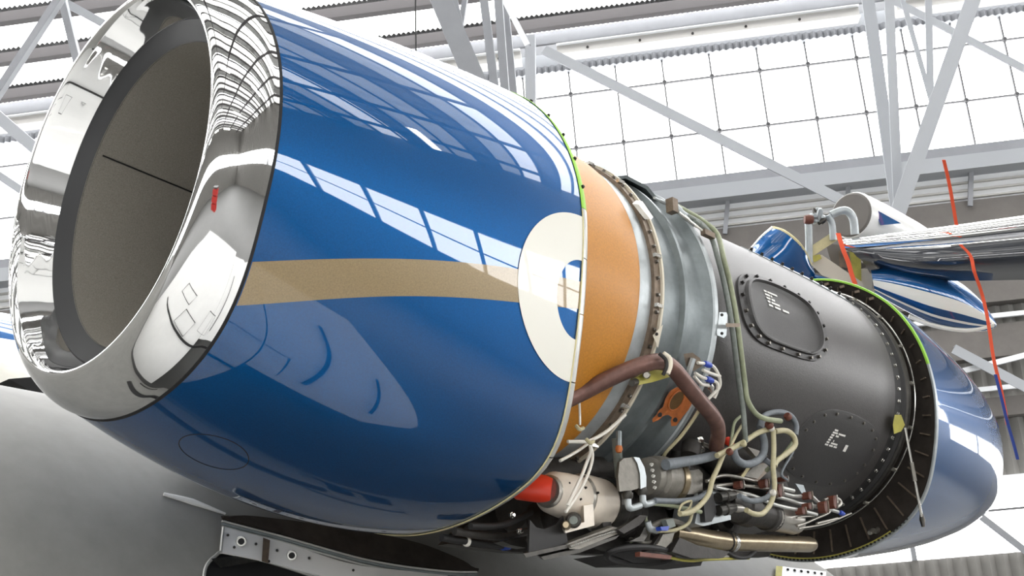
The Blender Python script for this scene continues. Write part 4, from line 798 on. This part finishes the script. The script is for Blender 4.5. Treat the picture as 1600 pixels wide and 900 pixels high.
for k, (x, y, lab) in enumerate(((1130, 680, 'red silicone seal left of the wire knot'), (1165, 672, 'red silicone seal behind the wire knot'), (1180, 668, 'second red silicone seal behind the wire knot'))):
    c = pl(x, y, -.36); part('red_seal', G().rev(c, c + np.array([.05, 0, -.03]), [(0, .012), (.5, .018), (1, .012)], 10), 'cap_red', label=lab, cat='seal')
part('dark_rear_casting', G().rev(pl(1100, 700, -.30), pl(1215, 770, -.28), [(0, .05), (.2, .075), (.6, .08), (.8, .09), (1, .05)], 20), 'cast_dark', label='dark casting deep behind the wire knot', cat='casting')

# ================================================================== TAIL GROUP BEYOND THE DUCT
TD = 7.2
def q7(x, y, d=0.0): return fd(x, y, TD + d)
cd = thing('open_cowl_door', 'small open blue cowl door standing up behind the black duct', 'cowl door', q7(1225, 405))
L1 = [(1168, 398), (1190, 372), (1208, 357)]; L2 = [(1185, 402), (1212, 380), (1226, 364)]; L3 = [(1225, 420), (1243, 400), (1250, 384)]; L4 = [(1268, 445), (1272, 432), (1266, 415)]
P = np.array([smooth([q7(*a, d) for a in L], 4) for L, d in ((L1, .0), (L2, -.10), (L3, -.12), (L4, -.02))])
P = np.array([smooth(P[:, j], 4) for j in range(P.shape[1])]).transpose(1, 0, 2); part('skin', G().sheet(P, .01), 'blue', cd)
part('rim', G().tube([q7(1208, 356), q7(1227, 363, -.1), q7(1250, 383, -.12), q7(1267, 414, -.02)], .012, 8), 'pale_yellow', cd)
part('front_edge', G().tube([q7(1168, 398), q7(1190, 372), q7(1208, 356)], .014, 8), 'steel_bright', cd)
part('lower_strip', G().tube([q7(1272, 432, -.05), q7(1300, 440, -.05), q7(1330, 446, -.05)], .016, 8), 'blue', cd)
mt = thing('mount_frame', 'pale yellow mounting frame between the cowl door and chrome edge', 'frame', q7(1310, 420))
for poly, m, d in (([(1250, 396), (1300, 363), (1310, 374), (1264, 404)], 'pale_yellow', 0), ([(1258, 404), (1284, 398), (1340, 436), (1365, 452), (1330, 448), (1284, 430)], 'cream_line', .05), ([(1327, 393), (1345, 398), (1346, 442), (1334, 438)], 'primer_yellow', .08),
                   ([(1343, 420), (1364, 420), (1362, 458), (1344, 450)], 'cream_line', .1), ([(1310, 392), (1322, 390), (1322, 418), (1312, 418)], 'flange_brown', .09), ([(1290, 380), (1330, 385), (1330, 420), (1300, 415)], 'clad_dark', .2), ([(1268, 400), (1281, 397), (1284, 404), (1272, 410)], 'primer_yellow', -.02)):
    part('plate', G().prism([q7(*a, d) for a in poly], ray(1310, 420)*.04), m, mt, sm=False)
for pts, w, lab in (([(1264, 410), (1264, 375), (1263, 345)], 12, 'upright silver pipe beyond the cowl door'), ([(1302, 375), (1300, 350), (1294, 336)], 11, 'silver pipe leaning beside the cluster of fittings'), ([(1298, 336), (1312, 330), (1324, 330), (1333, 342), (1336, 366)], 13, 'silver U-bend pipe in front of the dark drum')):
    pipe('bleed_pipe', [q7(*a, -.02) for a in pts], w, 'case_pale', lab, 'pipe', 'silver pipes at the tail')
cf = thing('valve_cluster', 'cluster of white fittings between the silver tail pipes', 'valve', q7(1282, 338))
for i in range(12):
    c = q7(1266 + RNG.uniform(0, 30), 330 + RNG.uniform(0, 16), RNG.uniform(-.06, .02)); d = RNG.normal(size=3)*.022
    part('fitting', G().rev(c - d, c + d, [(0, .012), (.4, .012), (.42, .02), (.7, .02), (1, .01)], 8), 'case_pale' if i % 3 else 'steel_dark', cf)
part('coupling', G().rev(q7(1257, 343, -.04), q7(1270, 343, -.04), [(0, .026), (.5, .032), (1, .026)], 12), 'clamp_brown', cf)
dn = thing('tail_intake', 'white and blue cone with dark round open end at the tail', 'intake', q7(1335, 330, .4))
a, b_ = q7(1330, 336, .25), q7(1470, 392, 1.0)
part('shell', G().rev(a, b_, [(0, .150), (.02, .158), (.25, .15), (.6, .125), (1, .08)], 36), 'white_paint', dn)
part('dark_end', G().rev(a - (b_-a)*.012, a + (b_-a)*.01, [(0, .135), (.5, .147), (1, .147)], 36), 'clad_dark', dn)
part('blue_flash', G().prism([q7(*c, .18) for c in ((1366, 326), (1408, 349), (1376, 352))], ray(1380, 340)*.02), 'blue', dn)
# tailplane: chrome leading edge, glossy dark underside
tl = thing('tailplane', 'long tailplane with polished leading edge and dark glossy underside', 'tailplane', q7(1450, 380))
e0 = [(1316, 384), (1400, 376), (1500, 366), (1620, 352), (1800, 331), (2000, 308)]
part('leading_edge', G().tube([q7(x, y, -.1*i) for i, (x, y) in enumerate(e0)], [.040, .050, .060, .070, .08, .09], 18), 'chrome', tl, label='polished metal leading edge')
c1_ = [(1318, 390), (1380, 392), (1440, 392), (1520, 384), (1625, 372), (1800, 353), (2000, 332)]; c2_ = [(1345, 400), (1395, 408), (1450, 412), (1530, 408), (1625, 402), (1800, 394), (2000, 386)]; c3_ = [(1362, 424), (1410, 434), (1460, 434), (1530, 434), (1625, 432), (1800, 428), (2000, 424)]
P = np.array([smooth([q7(*a, o - .1*i) for i, a in enumerate(c)], 5) for c, o in ((c1_, -.02), (c2_, -.06), (c3_, .12))])
P = np.array([smooth(P[:, j], 5) for j in range(P.shape[1])]).transpose(1, 0, 2); part('underside', G().sheet(P, .02), 'navy_gloss', tl, label='dark glossy underside')
bf = thing('tail_fairing', 'pointed blue tail fairing with a white stripe', 'fairing', q7(1460, 465))
ctr = [(1364, 440), (1400, 449), (1450, 463), (1500, 477), (1535, 492), (1552, 503), (1557, 507)]; hh = [18, 32, 43, 40, 25, 9, 1.5]; zz = [0, 0, .0, .0, .0, .0, .0]
sec = []
for (x, y), h in zip(ctr, hh):
    m_ = TD / FOC * h; c = q7(x, y, -.05); upv = np.array(q7(x - h*.18, y - h, -.05)) - c; dv = ray(x, y) / np.linalg.norm(ray(x, y))
    sec.append([c + upv * math.cos(t) - dv * m_ * .75 * math.sin(t) for t in np.linspace(0, 2*PI, 40, endpoint=False)])
sec = np.array(sec); sec = np.array([smooth(sec[:, j], 5) for j in range(40)]).transpose(1, 0, 2)
part('skin', G().grid(sec, closev=True), 'blue', bf)
cen = sec.mean(1, keepdims=True)
def fstripe(nm, j0, j1, m, k=1.012):
    js = np.linspace(j0, j1, 5); P = []
    for i in range(len(sec)):
        P.append([cen[i, 0] + (np.array([np.interp(j, range(40), sec[i, :, a]) for a in range(3)]) - cen[i, 0]) * k for j in js])
    part(nm, G().grid(np.array(P)), m, bf)
fstripe('white_stripe', 9.0, 12.2, 'cream'); fstripe('thin_stripe', 14.2, 15.0, 'cream')
part('lower_bead', G().tube([q7(1420, 494, -.08), q7(1460, 509, -.1), q7(1510, 516, -.1), q7(1552, 508, -.08)], .014, 8), 'cream', bf)
# streamers
def ribbon(name, pts, w, m, lab):
    P = smooth([q7(x, y, d) for x, y, d in pts], 5); off = np.array(q7(1000 + w, 400) - q7(1000, 400)); n = len(P)
    part(name, G().sheet(np.array([P, P + off]), .004), m, label=lab, cat='streamer', group='warning streamers')
ribbon('warning_streamer', [(1472, 250, -.6), (1478, 275, -.55), (1484, 305, -.5), (1492, 352, -.45)], 5, 'red_ribbon', 'orange-red streamer hanging above the polished tailplane edge')
ribbon('warning_streamer', [(1306, 364, -.15), (1314, 390, -.2), (1322, 410, -.2), (1327, 428, -.2), (1333, 444, -.2)], 7, 'red_ribbon', 'red streamer tied to the pale yellow mounting frame')
ribbon('warning_streamer', [(1498, 382, -.5), (1514, 400, -.5), (1520, 425, -.5), (1532, 460, -.45), (1541, 500, -.45), (1550, 560, -.45), (1562, 610, -.45), (1572, 664, -.45)], 5, 'red_ribbon', 'long red streamer hanging past the pointed tail fairing')
ribbon('warning_streamer', [(1553, 585, -.46), (1562, 620, -.46), (1572, 660, -.46), (1582, 695, -.46), (1588, 718, -.46)], 4.5, 'blue_ribbon', 'blue streamer end dangling beside the rear cowl')
